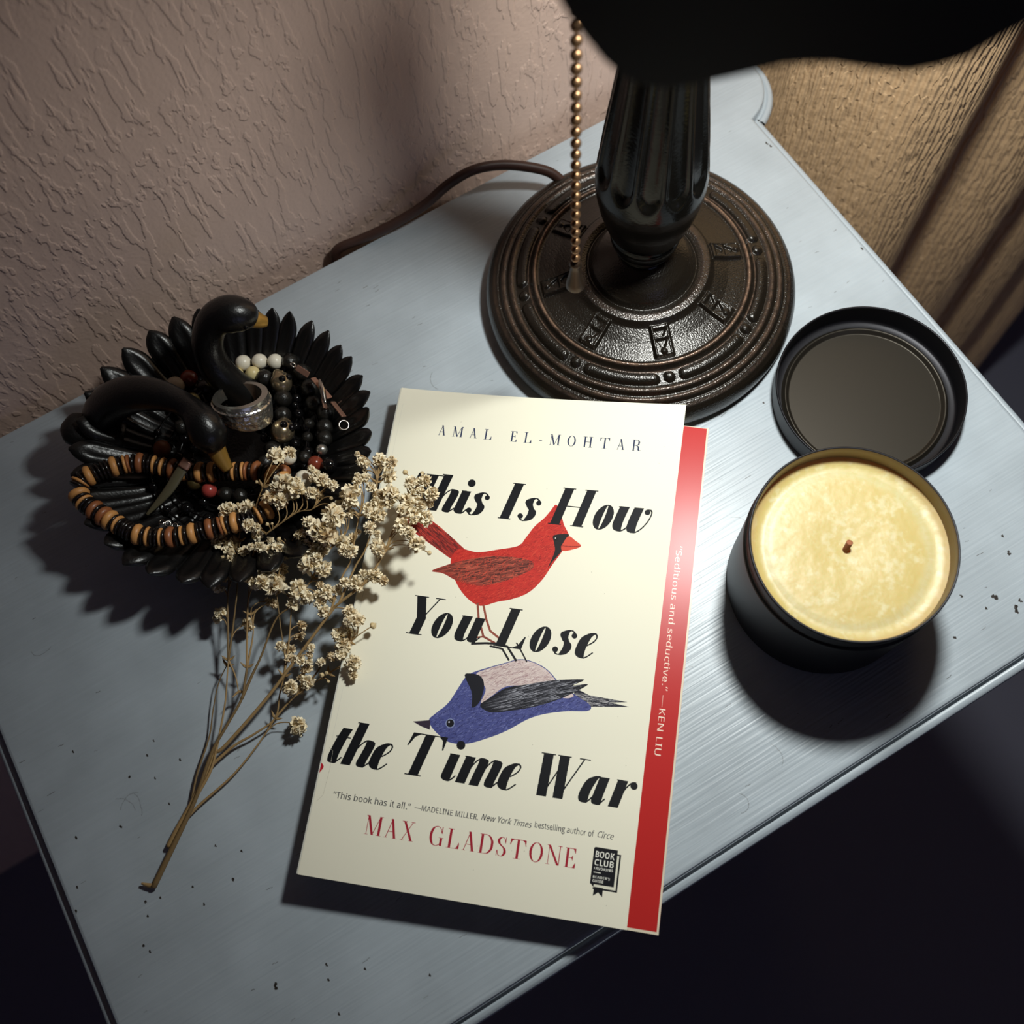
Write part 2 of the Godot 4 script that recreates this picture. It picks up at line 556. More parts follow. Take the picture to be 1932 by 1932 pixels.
# ------------------------------------------------------------------ lamp
func base_height(r: float, th: float) -> float:
	var R := [0.0, 0.0125, 0.016, 0.0205, 0.0232, 0.0238, 0.0248, 0.0256, 0.0280, 0.0310, 0.0324, 0.0332, 0.0400, 0.0462, 0.0478, 0.0486, 0.0496, 0.0506, 0.0516, 0.0526, 0.0588, 0.0596, 0.0606, 0.0618, 0.0628, 0.0634, 0.0646, 0.0660, 0.0668, 0.0678, 0.0700, 0.0718, 0.0728, 0.0733]
	var H := [0.0410, 0.0408, 0.0385, 0.0345, 0.0308, 0.0290, 0.0276, 0.0284, 0.0293, 0.0287, 0.0270, 0.0262, 0.0236, 0.0222, 0.0218, 0.0222, 0.0234, 0.0226, 0.0212, 0.0204, 0.0190, 0.0193, 0.0198, 0.0192, 0.0178, 0.0176, 0.0180, 0.0170, 0.0158, 0.0160, 0.0150, 0.0132, 0.0112, 0.0088]
	var h := 0.0088
	for i in R.size() - 1:
		if r <= R[i + 1]:
			h = lerpf(H[i], H[i + 1], (r - R[i]) / (R[i + 1] - R[i]))
			break
	# eight spokes, each with two hollows and a stud; eight studs and eight bars in the channel
	var step := TAU / 8.0
	var a := fposmod(th - deg_to_rad(19.9) + step / 2.0, step) - step / 2.0
	var s := a * r
	if r > 0.0326 and r < 0.0472:
		var half := 0.0043
		var e := 1.0 - sst(half - 0.0006, half + 0.0004, absf(s))
		e *= sst(0.0326, 0.0334, r) * (1.0 - sst(0.0464, 0.0472, r))
		var rim := 0.0017
		var q := absf(s)
		for c in [[0.0345, 0.0382, 0.0032], [0.0388, 0.0430, 0.0029]]:
			if r > c[0] and r < c[1]:
				var k: float = (r - c[0]) / (c[1] - c[0])
				var wdt: float = c[2] * (1.0 - k * 0.75)
				rim -= 0.0012 * (1.0 - sst(wdt - 0.0006, wdt + 0.0003, q)) * sst(0.0, 0.12, k) * (1.0 - sst(0.88, 1.0, k))
		var dd := Vector2(r - 0.0448, s).length()
		rim += 0.0011 * sqrt(maxf(0.0, 1.0 - pow(dd / 0.0014, 2.0)))
		if q > half - 0.0012: rim += 0.0003
		h += rim * e
	if r > 0.0516 and r < 0.0596:
		var dd := Vector2(r - 0.0556, s).length()
		h += 0.0019 * sqrt(maxf(0.0, 1.0 - pow(dd / 0.0024, 2.0)))
		var b := absf(fposmod(a, step) - step / 2.0) * r   # distance from the middle of a bar
		var lng := step / 2.0 * r - 0.0072
		var ex := Vector2(maxf(0.0, b - lng), r - 0.0556).length()
		h += 0.0019 * sqrt(maxf(0.0, 1.0 - pow(ex / 0.0026, 2.0)))
	return h

func lamp() -> void:
	var t := thing("table_lamp", "dark bronze table lamp with a round ornamented foot, fluted column and scalloped shade, lit", "table lamp", AXIS)
	var ns := FastNoiseLite.new()
	ns.frequency = 220.0
	var NR := 190
	var foot := grid(900, NR + 5, func(u, v):
		var j := roundi(v * (NR + 5))
		var th: float = u * TAU
		if j <= NR:
			var r := 0.0733 * pow(float(j) / NR, 0.8)
			return Vector3(cos(th) * r, base_height(r, th), sin(th) * r)
		var low := [[0.0733, 0.006], [0.0728, 0.0035], [0.0715, 0.0016], [0.0705, 0.0], [0.066, 0.0]]
		var q: Array = low[j - NR - 1]
		return Vector3(cos(th) * q[0], q[1], sin(th) * q[0]), true, Vector3.ZERO, func(_u, _v, p):
			# copper shows where the patina is rubbed off the raised rings
			var r := Vector2(p.x, p.z).length()
			var wear := 0.0
			for c in [[0.0496, 0.0010, 0.9], [0.0606, 0.0013, 0.25], [0.0646, 0.0013, 0.28], [0.0690, 0.0012, 0.14], [0.0290, 0.0022, 0.10], [0.0526, 0.0006, 0.3]]:
				wear = maxf(wear, c[2] * (1.0 - sst(0.2, 1.0, absf(r - c[0]) / c[1])))
			wear *= clampf(0.75 + 0.9 * ns.get_noise_3d(p.x, p.y, p.z), 0.0, 1.0)
			return Color(0.017, 0.0135, 0.0105).lerp(Color(0.30, 0.185, 0.125), wear))
	part("foot", foot, M.bronze, t)
	var prof := [[0.0125, 0.0405], [0.0118, 0.0415], [0.0117, 0.0425], [0.0130, 0.0438], [0.0138, 0.0452], [0.0134, 0.0466], [0.0146, 0.0478], [0.0153, 0.0500], [0.0155, 0.0530], [0.0150, 0.0548], [0.0150, 0.0556], [0.0162, 0.0572], [0.0176, 0.0608], [0.0187, 0.0644], [0.0204, 0.0706], [0.0218, 0.0778], [0.0227, 0.0850], [0.0228, 0.0900], [0.0221, 0.1010], [0.0207, 0.1135], [0.0190, 0.1260], [0.0168, 0.1435], [0.0145, 0.1650], [0.0128, 0.1900], [0.0118, 0.2200], [0.0124, 0.2350], [0.0150, 0.2400], [0.0150, 0.2440], [0.0090, 0.2480], [0.0070, 0.2900]]
	var col := grid(240, 260, func(u, v):
		var x: float = v * (prof.size() - 1)
		var i := mini(int(x), prof.size() - 2)
		var k := x - i
		var p0: Array = prof[maxi(i - 1, 0)]; var p1: Array = prof[i]; var p2: Array = prof[i + 1]; var p3: Array = prof[mini(i + 2, prof.size() - 1)]
		var r: float = 0.5 * (2.0 * p1[0] + (p2[0] - p0[0]) * k + (2.0 * p0[0] - 5.0 * p1[0] + 4.0 * p2[0] - p3[0]) * k * k + (3.0 * p1[0] - p0[0] - 3.0 * p2[0] + p3[0]) * k * k * k)
		var y := lerpf(p1[1], p2[1], k)
		var th: float = u * TAU
		if y > 0.088 and y < 0.238:
			# twelve flutes with round lower ends
			var st := TAU / 12.0
			var a: float = absf(fposmod(th + 0.12, st) - st / 2.0)
			var lower := sst(0.0925, 0.0985, y - pow(a / (st * 0.42), 2.0) * 0.006)
			var d := sqrt(maxf(0.0, 1.0 - pow(a / (st * 0.43), 2.0)))
			r -= 0.0021 * d * lower * (r / 0.021) * (1.0 - sst(0.230, 0.237, y))
		return Vector3(cos(th) * r, y, sin(th) * r), true)
	part("column", col, M.column, t)
	var bd := BULB - AXIS
	part("socket", tube([Vector3(0, 0.284, 0), Vector3(0.006, 0.300, 0.012), Vector3(bd.x * 0.62, 0.316, bd.z * 0.62)], [0.008, 0.010, 0.013, 0.013], 20, 14), M.dark_brass, t)
	part("bulb", lathe([Vector2(0.0, -0.021), Vector2(0.009, -0.019), Vector2(0.017, -0.0125), Vector2(0.021, 0.0), Vector2(0.018, 0.011), Vector2(0.011, 0.019), Vector2(0.0, 0.021)], 24, 18), M.bulb, t, at3(bd))
	# leaded shade with a wavy border, a little off the lamp's axis
	var c := Vector3(-0.080, 0, 0.135) - AXIS
	var key := [-30.0, -22.0, -15.0, -11.5, -9.3, -6.8, -4.0, -1.5, 1.0, 3.0, 5.1, 7.0, 8.6, 10.4, 12.3, 13.9, 15.8, 18.0, 22.0, 30.0]
	var val := [0.334, 0.330, 0.322, 0.3154, 0.3088, 0.3054, 0.3050, 0.3050, 0.3030, 0.2998, 0.2964, 0.2934, 0.2914, 0.2905, 0.2912, 0.2946, 0.2986, 0.306, 0.322, 0.334]
	var rim_at := func(th: float) -> float:
		var a := fposmod(rad_to_deg(th) - 138.4 + 30.0, 60.0) - 30.0
		for i in key.size() - 1:
			if a <= key[i + 1]:
				var k: float = (a - key[i]) / (key[i + 1] - key[i])
				return lerpf(val[i], val[i + 1], k)
		return val[0]
	var dome := [[0.140, 0.0], [0.1398, 0.25], [0.134, 0.45], [0.118, 0.63], [0.090, 0.80], [0.055, 0.93], [0.022, 1.0]]
	var surf := func(u: float, v: float, inset: float) -> Vector3:
		var th := u * TAU
		var x := v * (dome.size() - 1)
		var i := mini(int(x), dome.size() - 2)
		var r := lerpf(dome[i][0], dome[i + 1][0], x - i) - inset
		var k := lerpf(dome[i][1], dome[i + 1][1], x - i)
		return c + Vector3(cos(th) * r, lerpf(rim_at.call(th), 0.412 - inset, k), sin(th) * r)
	part("shade", grid(240, 36, func(u, v): return surf.call(u, v, 0.0), true), M.shade, t)
	part("shade_lining", grid(240, 36, func(u, v): return surf.call(u, v, 0.0025), true), M.shade_lining, t)
	part("finial", lathe([Vector2(0.024, 0.408), Vector2(0.024, 0.414), Vector2(0.008, 0.418), Vector2(0.009, 0.424), Vector2(0.004, 0.432), Vector2(0.0, 0.434)], 24), M.dark_brass, t, at3(c))
	part("stem_rod", tube([Vector3(0, 0.286, 0), Vector3(c.x * 0.6, 0.34, c.z * 0.6), c + Vector3(0, 0.411, 0)], [0.004, 0.004, 0.004], 10, 12), M.dark_brass, t)
	# pull chain
	var pc := Vector3(-0.1613, 0, 0.1266) - AXIS
	part("pull_switch", tube([Vector3(0.0, 0.300, 0.004), Vector3(pc.x * 0.5, 0.318, pc.z * 0.5), pc + Vector3(0, 0.312, 0)], [0.003, 0.0025, 0.002], 8, 10), M.dark_brass, t)
	var chain := part("pull_chain", tube([pc + Vector3(0, 0.312, 0), pc + Vector3(0, 0.106, 0)], [0.0005, 0.0005], 6, 2), M.brass, t)
	var bead := ball(0.00178, 16)
	for i in 40: part("bead", bead, M.brass, chain, at3(pc + Vector3(0, 0.1090 + i * 0.00512, 0)))
	part("chain_end", lathe([Vector2(0.0, 0.1072), Vector2(0.0018, 0.1068), Vector2(0.0024, 0.1052), Vector2(0.0016, 0.1034), Vector2(0.0021, 0.1016), Vector2(0.0024, 0.0980), Vector2(0.0034, 0.0940), Vector2(0.0038, 0.0910), Vector2(0.0031, 0.0900), Vector2(0.0, 0.0902)], 20), M.dark_brass, chain, at3(pc))
	# flat twin cable: out of the foot, up in a loop and down behind the table
	var cp := [Vector3(-0.1060, 0.0085, 0.0330), Vector3(-0.1085, 0.0125, 0.0300), Vector3(-0.1146, 0.0185, 0.0238), Vector3(-0.1300, 0.0240, 0.0150), Vector3(-0.1452, 0.0262, 0.0100), Vector3(-0.1590, 0.0212, 0.0065), Vector3(-0.1740, 0.0125, 0.0045), Vector3(-0.1925, 0.0066, 0.0015), Vector3(-0.2070, 0.0025, -0.0025), Vector3(-0.2194, -0.0006, -0.0060), Vector3(-0.2225, -0.0100, -0.0068), Vector3(-0.2220, -0.0400, -0.0068), Vector3(-0.2200, -0.3000, -0.0068)]
	var l := []
	for q in cp: l.append(q - AXIS)
	part("power_cord", tube(l, [0.0023, 0.0023], 10, 90, 1.25), M.cord, t)

# ------------------------------------------------------------------ print
func fill_poly(im: Image, p: PackedVector2Array, c: Color) -> void:
	var lo := p[0].y; var hi := p[0].y
	for q in p:
		lo = minf(lo, q.y); hi = maxf(hi, q.y)
	var n := p.size()
	for y in range(maxi(0, int(ceil(lo - 0.5))), mini(im.get_height() - 1, int(floor(hi - 0.5))) + 1):
		var yy := y + 0.5
		var xs := []
		for i in n:
			var a := p[i]; var b := p[(i + 1) % n]
			if (a.y <= yy) != (b.y <= yy): xs.append(a.x + (yy - a.y) / (b.y - a.y) * (b.x - a.x))
		xs.sort()
		for k in range(0, xs.size() - 1, 2):
			var x0 := int(ceil(xs[k] - 0.5)); var x1 := int(ceil(xs[k + 1] - 0.5))
			if x1 > x0: im.fill_rect(Rect2i(x0, y, x1 - x0, 1), c)

class Pen:
	# draws letters and strokes; letter units: baseline 0, capitals 1 high
	var im: Image
	var k: float
	var host
	var u: float; var v: float; var cap: float; var slant: float
	var col: Color
	var wd: float; var th: float
	func place(x: float, y: float) -> Vector2: return Vector2(u + (x + slant * y) * cap, v - y * cap) * k
	func poly(a: Array) -> void:
		var p := PackedVector2Array()
		for i in range(0, a.size(), 2): p.append(place(a[i], a[i + 1]))
		host.fill_poly(im, p, col)
	func stem(x: float, y0: float, y1: float) -> void: poly([x - wd / 2, y0, x + wd / 2, y0, x + wd / 2, y1, x - wd / 2, y1])
	func hair(x0: float, x1: float, y: float) -> void:
		var s := -th if y > 0.9 else th
		poly([x0, y, x1, y, x1, y + s, x0, y + s])
	func serif(x: float, y: float, half := 0.165) -> void: hair(x - half, x + half, y)
	func diag(x0: float, y0: float, x1: float, y1: float, w: float) -> void: poly([x0 - w / 2, y0, x0 + w / 2, y0, x1 + w / 2, y1, x1 - w / 2, y1])
	func dot(x: float, y: float, r: float) -> void:
		var p := PackedVector2Array()
		for i in 20: p.append(place(x, y) + Vector2(cos(i * TAU / 20), sin(i * TAU / 20)) * r * cap * k)
		host.fill_poly(im, p, col)
	func ring(x: float, y: float, rx: float, ry: float, ix: float) -> void:
		var iy := ry - th
		var n := 48
		for i in n:
			var a := i * TAU / n; var b := (i + 1) * TAU / n
			poly([x + cos(a) * rx, y + sin(a) * ry, x + cos(b) * rx, y + sin(b) * ry, x + cos(b) * ix, y + sin(b) * iy, x + cos(a) * ix, y + sin(a) * iy])
	func curve(a: Array, w := -1.0) -> void:
		# thick where it runs up and down, thin where it runs level
		if w < 0.0: w = wd
		var pts := []
		for i in range(0, a.size(), 2): pts.append(Vector2(a[i], a[i + 1]))
		var n := pts.size() * 16
		var q := []
		for i in n + 1: q.append(host.pick(pts, float(i) / n))
		for i in n + 1:
			var d: Vector2 = (q[mini(i + 3, n)] - q[maxi(i - 3, 0)]).normalized()
			var s := (th * 1.15 + (w - th) * pow(maxf(0.0, -d.y), 1.25)) / 2.0   # thick going down, thin going up
			var e := th / 2.0
			poly([q[i].x - s, q[i].y - e, q[i].x + s, q[i].y - e, q[i].x + s, q[i].y + e, q[i].x - s, q[i].y + e])
	func glyph(ch: String) -> float:
		# draws one letter, returns its width
		match ch:
			"I":
				stem(0.165, 0, 1); serif(0.165, 0); serif(0.165, 1); return 0.33
			"T":
				stem(0.44, 0, 1); serif(0.44, 0, 0.2); hair(0.03, 0.85, 1)
				poly([0.0, 0.68, 0.025, 0.68, 0.10, 0.9, 0.24, 1, 0.02, 1]); poly([0.88, 0.68, 0.855, 0.68, 0.78, 0.9, 0.64, 1, 0.86, 1]); return 0.88
			"H":
				stem(0.165, 0, 1); stem(0.165 + 0.43 + wd * 0.6, 0, 1)
				for x in [0.165, 0.595 + wd * 0.6]:
					serif(x, 0); serif(x, 1)
				hair(0.165, 0.595 + wd * 0.6, 0.5); return 0.76 + wd * 0.6
			"Y":
				stem(0.41, 0, 0.46); diag(0.41, 0.44, 0.17, 1, wd); diag(0.44, 0.44, 0.66, 1, th * 1.3)
				serif(0.41, 0, 0.2); hair(0.0, 0.36, 1); hair(0.54, 0.79, 1); return 0.79
			"L":
				stem(0.165, 0, 1); serif(0.165, 1); hair(0, 0.68, 0)
				poly([0.66, 0.32, 0.69, 0.32, 0.70, 0, 0.44, 0, 0.58, 0.09]); return 0.70
			"W":
				diag(0.37, 0, 0.15, 1, wd); diag(0.37, 0, 0.56, 0.8, th * 1.3); diag(0.76, 0, 0.54, 1, wd); diag(0.76, 0, 1.02, 1, th * 1.3)
				hair(-0.02, 0.32, 1); hair(0.38, 0.70, 1); hair(0.90, 1.16, 1); return 1.15
			"A":
				diag(0.09, 0, 0.35, 1, th * 1.4); diag(0.58, 0, 0.33, 1, wd); hair(0.16, 0.48, 0.33); serif(0.09, 0, 0.09); serif(0.58, 0, 0.13); return 0.71
			"M":
				diag(0.10, 0, 0.10, 1, th * 1.3); diag(0.44, 0, 0.12, 1, wd); diag(0.44, 0, 0.77, 1, th * 1.3); stem(0.79, 0, 1)
				serif(0.10, 0, 0.1); hair(0.0, 0.16, 1); serif(0.79, 0, 0.14); hair(0.75, 0.93, 1); return 0.93
			"E":
				stem(0.14, 0, 1); hair(0, 0.58, 0); hair(0, 0.55, 1); hair(0.14, 0.42, 0.5)
				poly([0.59, 0.26, 0.57, 0.26, 0.44, 0, 0.60, 0]); poly([0.56, 0.76, 0.54, 0.76, 0.42, 1, 0.57, 1]); poly([0.44, 0.64, 0.42, 0.64, 0.36, 0.52, 0.36, 0.50, 0.42, 0.38, 0.44, 0.38]); return 0.60
			"-":
				poly([0.05, 0.30, 0.32, 0.30, 0.32, 0.36, 0.05, 0.36]); return 0.37
			"O":
				ring(0.39, 0.5, 0.37, 0.51, 0.37 - wd); return 0.78
			"G":
				curve([0.66, 0.72, 0.58, 0.92, 0.40, 1.0, 0.19, 0.88, 0.095, 0.5, 0.19, 0.12, 0.40, 0.0, 0.58, 0.08, 0.68, 0.22]); stem(0.68, 0.02, 0.42); hair(0.54, 0.80, 0.42); diag(0.69, 0.66, 0.69, 1.0, th * 1.3); return 0.82
			"D":
				stem(0.14, 0, 1); hair(0, 0.36, 0); hair(0, 0.36, 1); curve([0.34, 1 - th / 2, 0.52, 0.94, 0.68, 0.72, 0.71, 0.5, 0.68, 0.28, 0.52, 0.06, 0.34, th / 2]); return 0.79
			"S":
				curve([0.46, 0.72, 0.40, 0.92, 0.25, 0.985, 0.10, 0.86, 0.12, 0.68, 0.27, 0.54, 0.42, 0.42, 0.47, 0.22, 0.38, 0.05, 0.24, 0.015, 0.12, 0.08, 0.05, 0.30]); diag(0.47, 0.70, 0.47, 1.0, th * 1.3); diag(0.04, 0.0, 0.04, 0.30, th * 1.3); return 0.54
			"N":
				diag(0.11, 0, 0.11, 1, th * 1.3); diag(0.66, 0, 0.11, 1, wd); diag(0.70, 0, 0.70, 1, th * 1.3); serif(0.11, 0, 0.11); hair(0, 0.16, 1); serif(0.70, 1, 0.11); return 0.82
			"R":
				stem(0.14, 0, 1); hair(0, 0.36, 1); serif(0.14, 0, 0.14); hair(0.14, 0.36, 0.48)
				curve([0.34, 1 - th / 2, 0.48, 0.96, 0.56, 0.86, 0.57, 0.75, 0.55, 0.62, 0.47, 0.53, 0.34, 0.49]); curve([0.36, 0.49, 0.50, 0.42, 0.56, 0.28, 0.57, 0.10, 0.64, 0.02, 0.73, 0.08]); return 0.74
			"X":
				diag(0.62, 0, 0.14, 1, wd); diag(0.09, 0, 0.60, 1, th * 1.3); serif(0.11, 0, 0.11); serif(0.60, 0, 0.14); serif(0.14, 1, 0.14); serif(0.60, 1, 0.11); return 0.76
			"h":
				stem(0.13, 0, 1.04); hair(-0.03, 0.10, 1.04); curve([0.20, 0.30, 0.28, 0.52, 0.38, 0.63, 0.47, 0.62, 0.50, 0.50, 0.485, 0.28, 0.47, 0.12, 0.50, 0.02, 0.56, 0.02, 0.66, 0.13], wd * 0.92); return 0.63
			"i":
				stem(0.13, 0.15, 0.64); hair(0.0, 0.13, 0.62); curve([0.13, 0.20, 0.14, 0.08, 0.20, 0.012, 0.27, 0.04, 0.34, 0.14]); dot(0.16, 0.87, 0.105); return 0.32
			"s":
				curve([0.40, 0.53, 0.34, 0.60, 0.24, 0.64, 0.14, 0.58, 0.135, 0.49, 0.20, 0.39, 0.29, 0.29, 0.31, 0.17, 0.26, 0.05, 0.17, 0.01, 0.08, 0.04, 0.03, 0.12], wd * 0.86); dot(0.37, 0.52, 0.068); dot(0.05, 0.125, 0.072); return 0.43
			"o":
				ring(0.235, 0.32, 0.235, 0.335, 0.235 - wd * 0.86); return 0.47
			"w":
				hair(-0.02, 0.12, 0.62); curve([0.13, 0.64, 0.115, 0.40, 0.12, 0.16, 0.18, 0.03, 0.26, 0.012, 0.36, 0.10, 0.42, 0.28]); curve([0.49, 0.64, 0.475, 0.40, 0.48, 0.16, 0.53, 0.02, 0.62, 0.01, 0.74, 0.12, 0.83, 0.32, 0.85, 0.52, 0.80, 0.61, 0.72, 0.62]); dot(0.73, 0.555, 0.07); return 0.90
			"u":
				hair(-0.02, 0.11, 0.62); curve([0.125, 0.64, 0.115, 0.40, 0.115, 0.16, 0.17, 0.02, 0.25, 0.012, 0.34, 0.10, 0.40, 0.26]); stem(0.45, 0.15, 0.64); curve([0.45, 0.20, 0.46, 0.08, 0.50, 0.012, 0.56, 0.04, 0.63, 0.15]); return 0.60
			"e":
				curve([0.07, 0.26, 0.22, 0.32, 0.34, 0.43, 0.38, 0.54, 0.34, 0.62, 0.26, 0.635, 0.14, 0.52, 0.105, 0.32, 0.12, 0.12, 0.20, 0.015, 0.30, 0.03, 0.42, 0.16]); return 0.46
			"t":
				curve([0.17, 0.84, 0.135, 0.60, 0.125, 0.40, 0.125, 0.16, 0.17, 0.02, 0.24, 0.03, 0.33, 0.15]); hair(-0.02, 0.34, 0.62); poly([0.08, 0.62, 0.24, 0.62, 0.245, 0.86]); return 0.34
			"m":
				stem(0.12, 0, 0.64); hair(-0.02, 0.12, 0.62); curve([0.19, 0.30, 0.27, 0.52, 0.36, 0.63, 0.44, 0.62, 0.465, 0.50, 0.455, 0.28, 0.45, 0.0], wd * 0.95); curve([0.52, 0.30, 0.60, 0.52, 0.69, 0.63, 0.77, 0.62, 0.80, 0.50, 0.79, 0.28, 0.78, 0.12, 0.81, 0.02, 0.87, 0.02, 0.96, 0.14], wd * 0.95); return 0.96
			"a":
				curve([0.40, 0.50, 0.36, 0.60, 0.28, 0.635, 0.17, 0.54, 0.115, 0.32, 0.12, 0.12, 0.18, 0.015, 0.26, 0.06, 0.36, 0.24]); stem(0.43, 0.15, 0.64); curve([0.43, 0.20, 0.44, 0.08, 0.48, 0.012, 0.54, 0.04, 0.61, 0.15]); return 0.58
			"r":
				stem(0.12, 0, 0.64); hair(-0.02, 0.12, 0.62); curve([0.19, 0.30, 0.26, 0.50, 0.34, 0.61, 0.42, 0.63]); dot(0.41, 0.55, 0.085); return 0.48
		return 0.45
	func line(s: String, u0: float, u1: float) -> void:
		# spreads capitals evenly from u0 to u1; a first pass off the picture measures them
		var keep := col
		var nat := 0.0
		u = -1e5; v = -1e5
		var y := base
		for ch in s: nat += glyph(ch) * cap
		v = y
		var gap := (u1 - u0 - nat) / (s.length() - 1)
		u = u0
		col = keep
		for ch in s: u += glyph(ch) * cap + gap
	var base := 0.0

func letter(p: Pen, ch: String, left: float, width: float) -> void:
	# one title letter with its unslanted left edge and width in millimetres
	p.u = left
	p.glyph(ch)

func type_text(im: Image, k: float, s: String, u0: float, v0: float, width: float, c: Color, bold := false, slant := 0.0, turned := false, height := 0.0) -> void:
	# sets sans-serif type along +u (or down the page when turned); the size follows from the width
	var f := SystemFont.new()
	f.font_names = PackedStringArray(["Droid Sans"])
	if bold: f.font_weight = 700
	var tm := TextMesh.new()
	tm.font = f
	tm.font_size = 64
	tm.pixel_size = 0.01
	tm.depth = 0.0
	tm.horizontal_alignment = HORIZONTAL_ALIGNMENT_LEFT
	tm.text = "H"
	var hb := tm.get_aabb()
	tm.text = s
	var a := tm.get_mesh_arrays()
	if a.is_empty(): return
	var vs: PackedVector3Array = a[Mesh.ARRAY_VERTEX]
	var ix: PackedInt32Array = a[Mesh.ARRAY_INDEX] if a[Mesh.ARRAY_INDEX] != null else PackedInt32Array(range(vs.size()))
	var lo := 1e9; var hi := -1e9
	for q in vs:
		lo = minf(lo, q.x); hi = maxf(hi, q.x)
	var sc := width / (hi - lo)
	var sy := height / hb.size.y if height > 0.0 else sc
	var p := PackedVector2Array(); p.resize(3)
	for t in range(0, ix.size(), 3):
		for j in 3:
			var q := vs[ix[t + j]]
			var y := (q.y - hb.position.y) * sy
			var x := (q.x - lo) * sc + y * slant
			p[j] = (Vector2(u0 + y, v0 + x) if turned else Vector2(u0 + x, v0 - y)) * k
		fill_poly(im, p, c)

func mm_poly(s: String) -> PackedVector2Array:
	var o := PackedVector2Array()
	for t in s.split(";"):
		var a := t.split_floats(",")
		o.append(Vector2(a[0], a[1]))
	return o

func soft(p: PackedVector2Array, n := 6) -> PackedVector2Array:
	var o := PackedVector2Array()
	var c := p.size()
	for i in c:
		for j in n: o.append(p[i].cubic_interpolate(p[(i + 1) % c], p[(i + c - 1) % c], p[(i + 2) % c], float(j) / n))
	return o

func paint_poly(im: Image, k: float, p: PackedVector2Array, c: Color) -> void:
	var o := PackedVector2Array()
	for q in p: o.append(q * k)
	fill_poly(im, o, c)

func feathers(im: Image, k: float, p: PackedVector2Array, n: int, dir: float, spread: float, length: float, a: Color, b: Color, w := 0.25) -> void:
	var r := Rect2(p[0], Vector2.ZERO)
	for q in p: r = r.expand(q)
	for i in n:
		var q := Vector2(rng.randf_range(r.position.x, r.end.x), rng.randf_range(r.position.y, r.end.y))
		if not Geometry2D.is_point_in_polygon(q, p): continue
		var d := dir + rng.randf_range(-spread, spread)
		var e := q + Vector2(cos(d), sin(d)) * length * rng.randf_range(0.5, 1.3)
		if not Geometry2D.is_point_in_polygon(e, p): continue
		var o := (e - q).orthogonal().normalized() * w / 2.0
		paint_poly(im, k, PackedVector2Array([q + o, e, q - o]), a.lerp(b, rng.randf()))

func limb(im: Image, k: float, s: String, w: float, c: Color) -> void:
	var p := mm_poly(s)
	for i in p.size() - 1:
		var o := (p[i + 1] - p[i]).orthogonal().normalized() * w / 2.0
		paint_poly(im, k, PackedVector2Array([p[i] + o, p[i + 1] + o, p[i + 1] - o, p[i] - o]), c)
		disc(im, p[i + 1] * k, w / 2.0 * k, c)

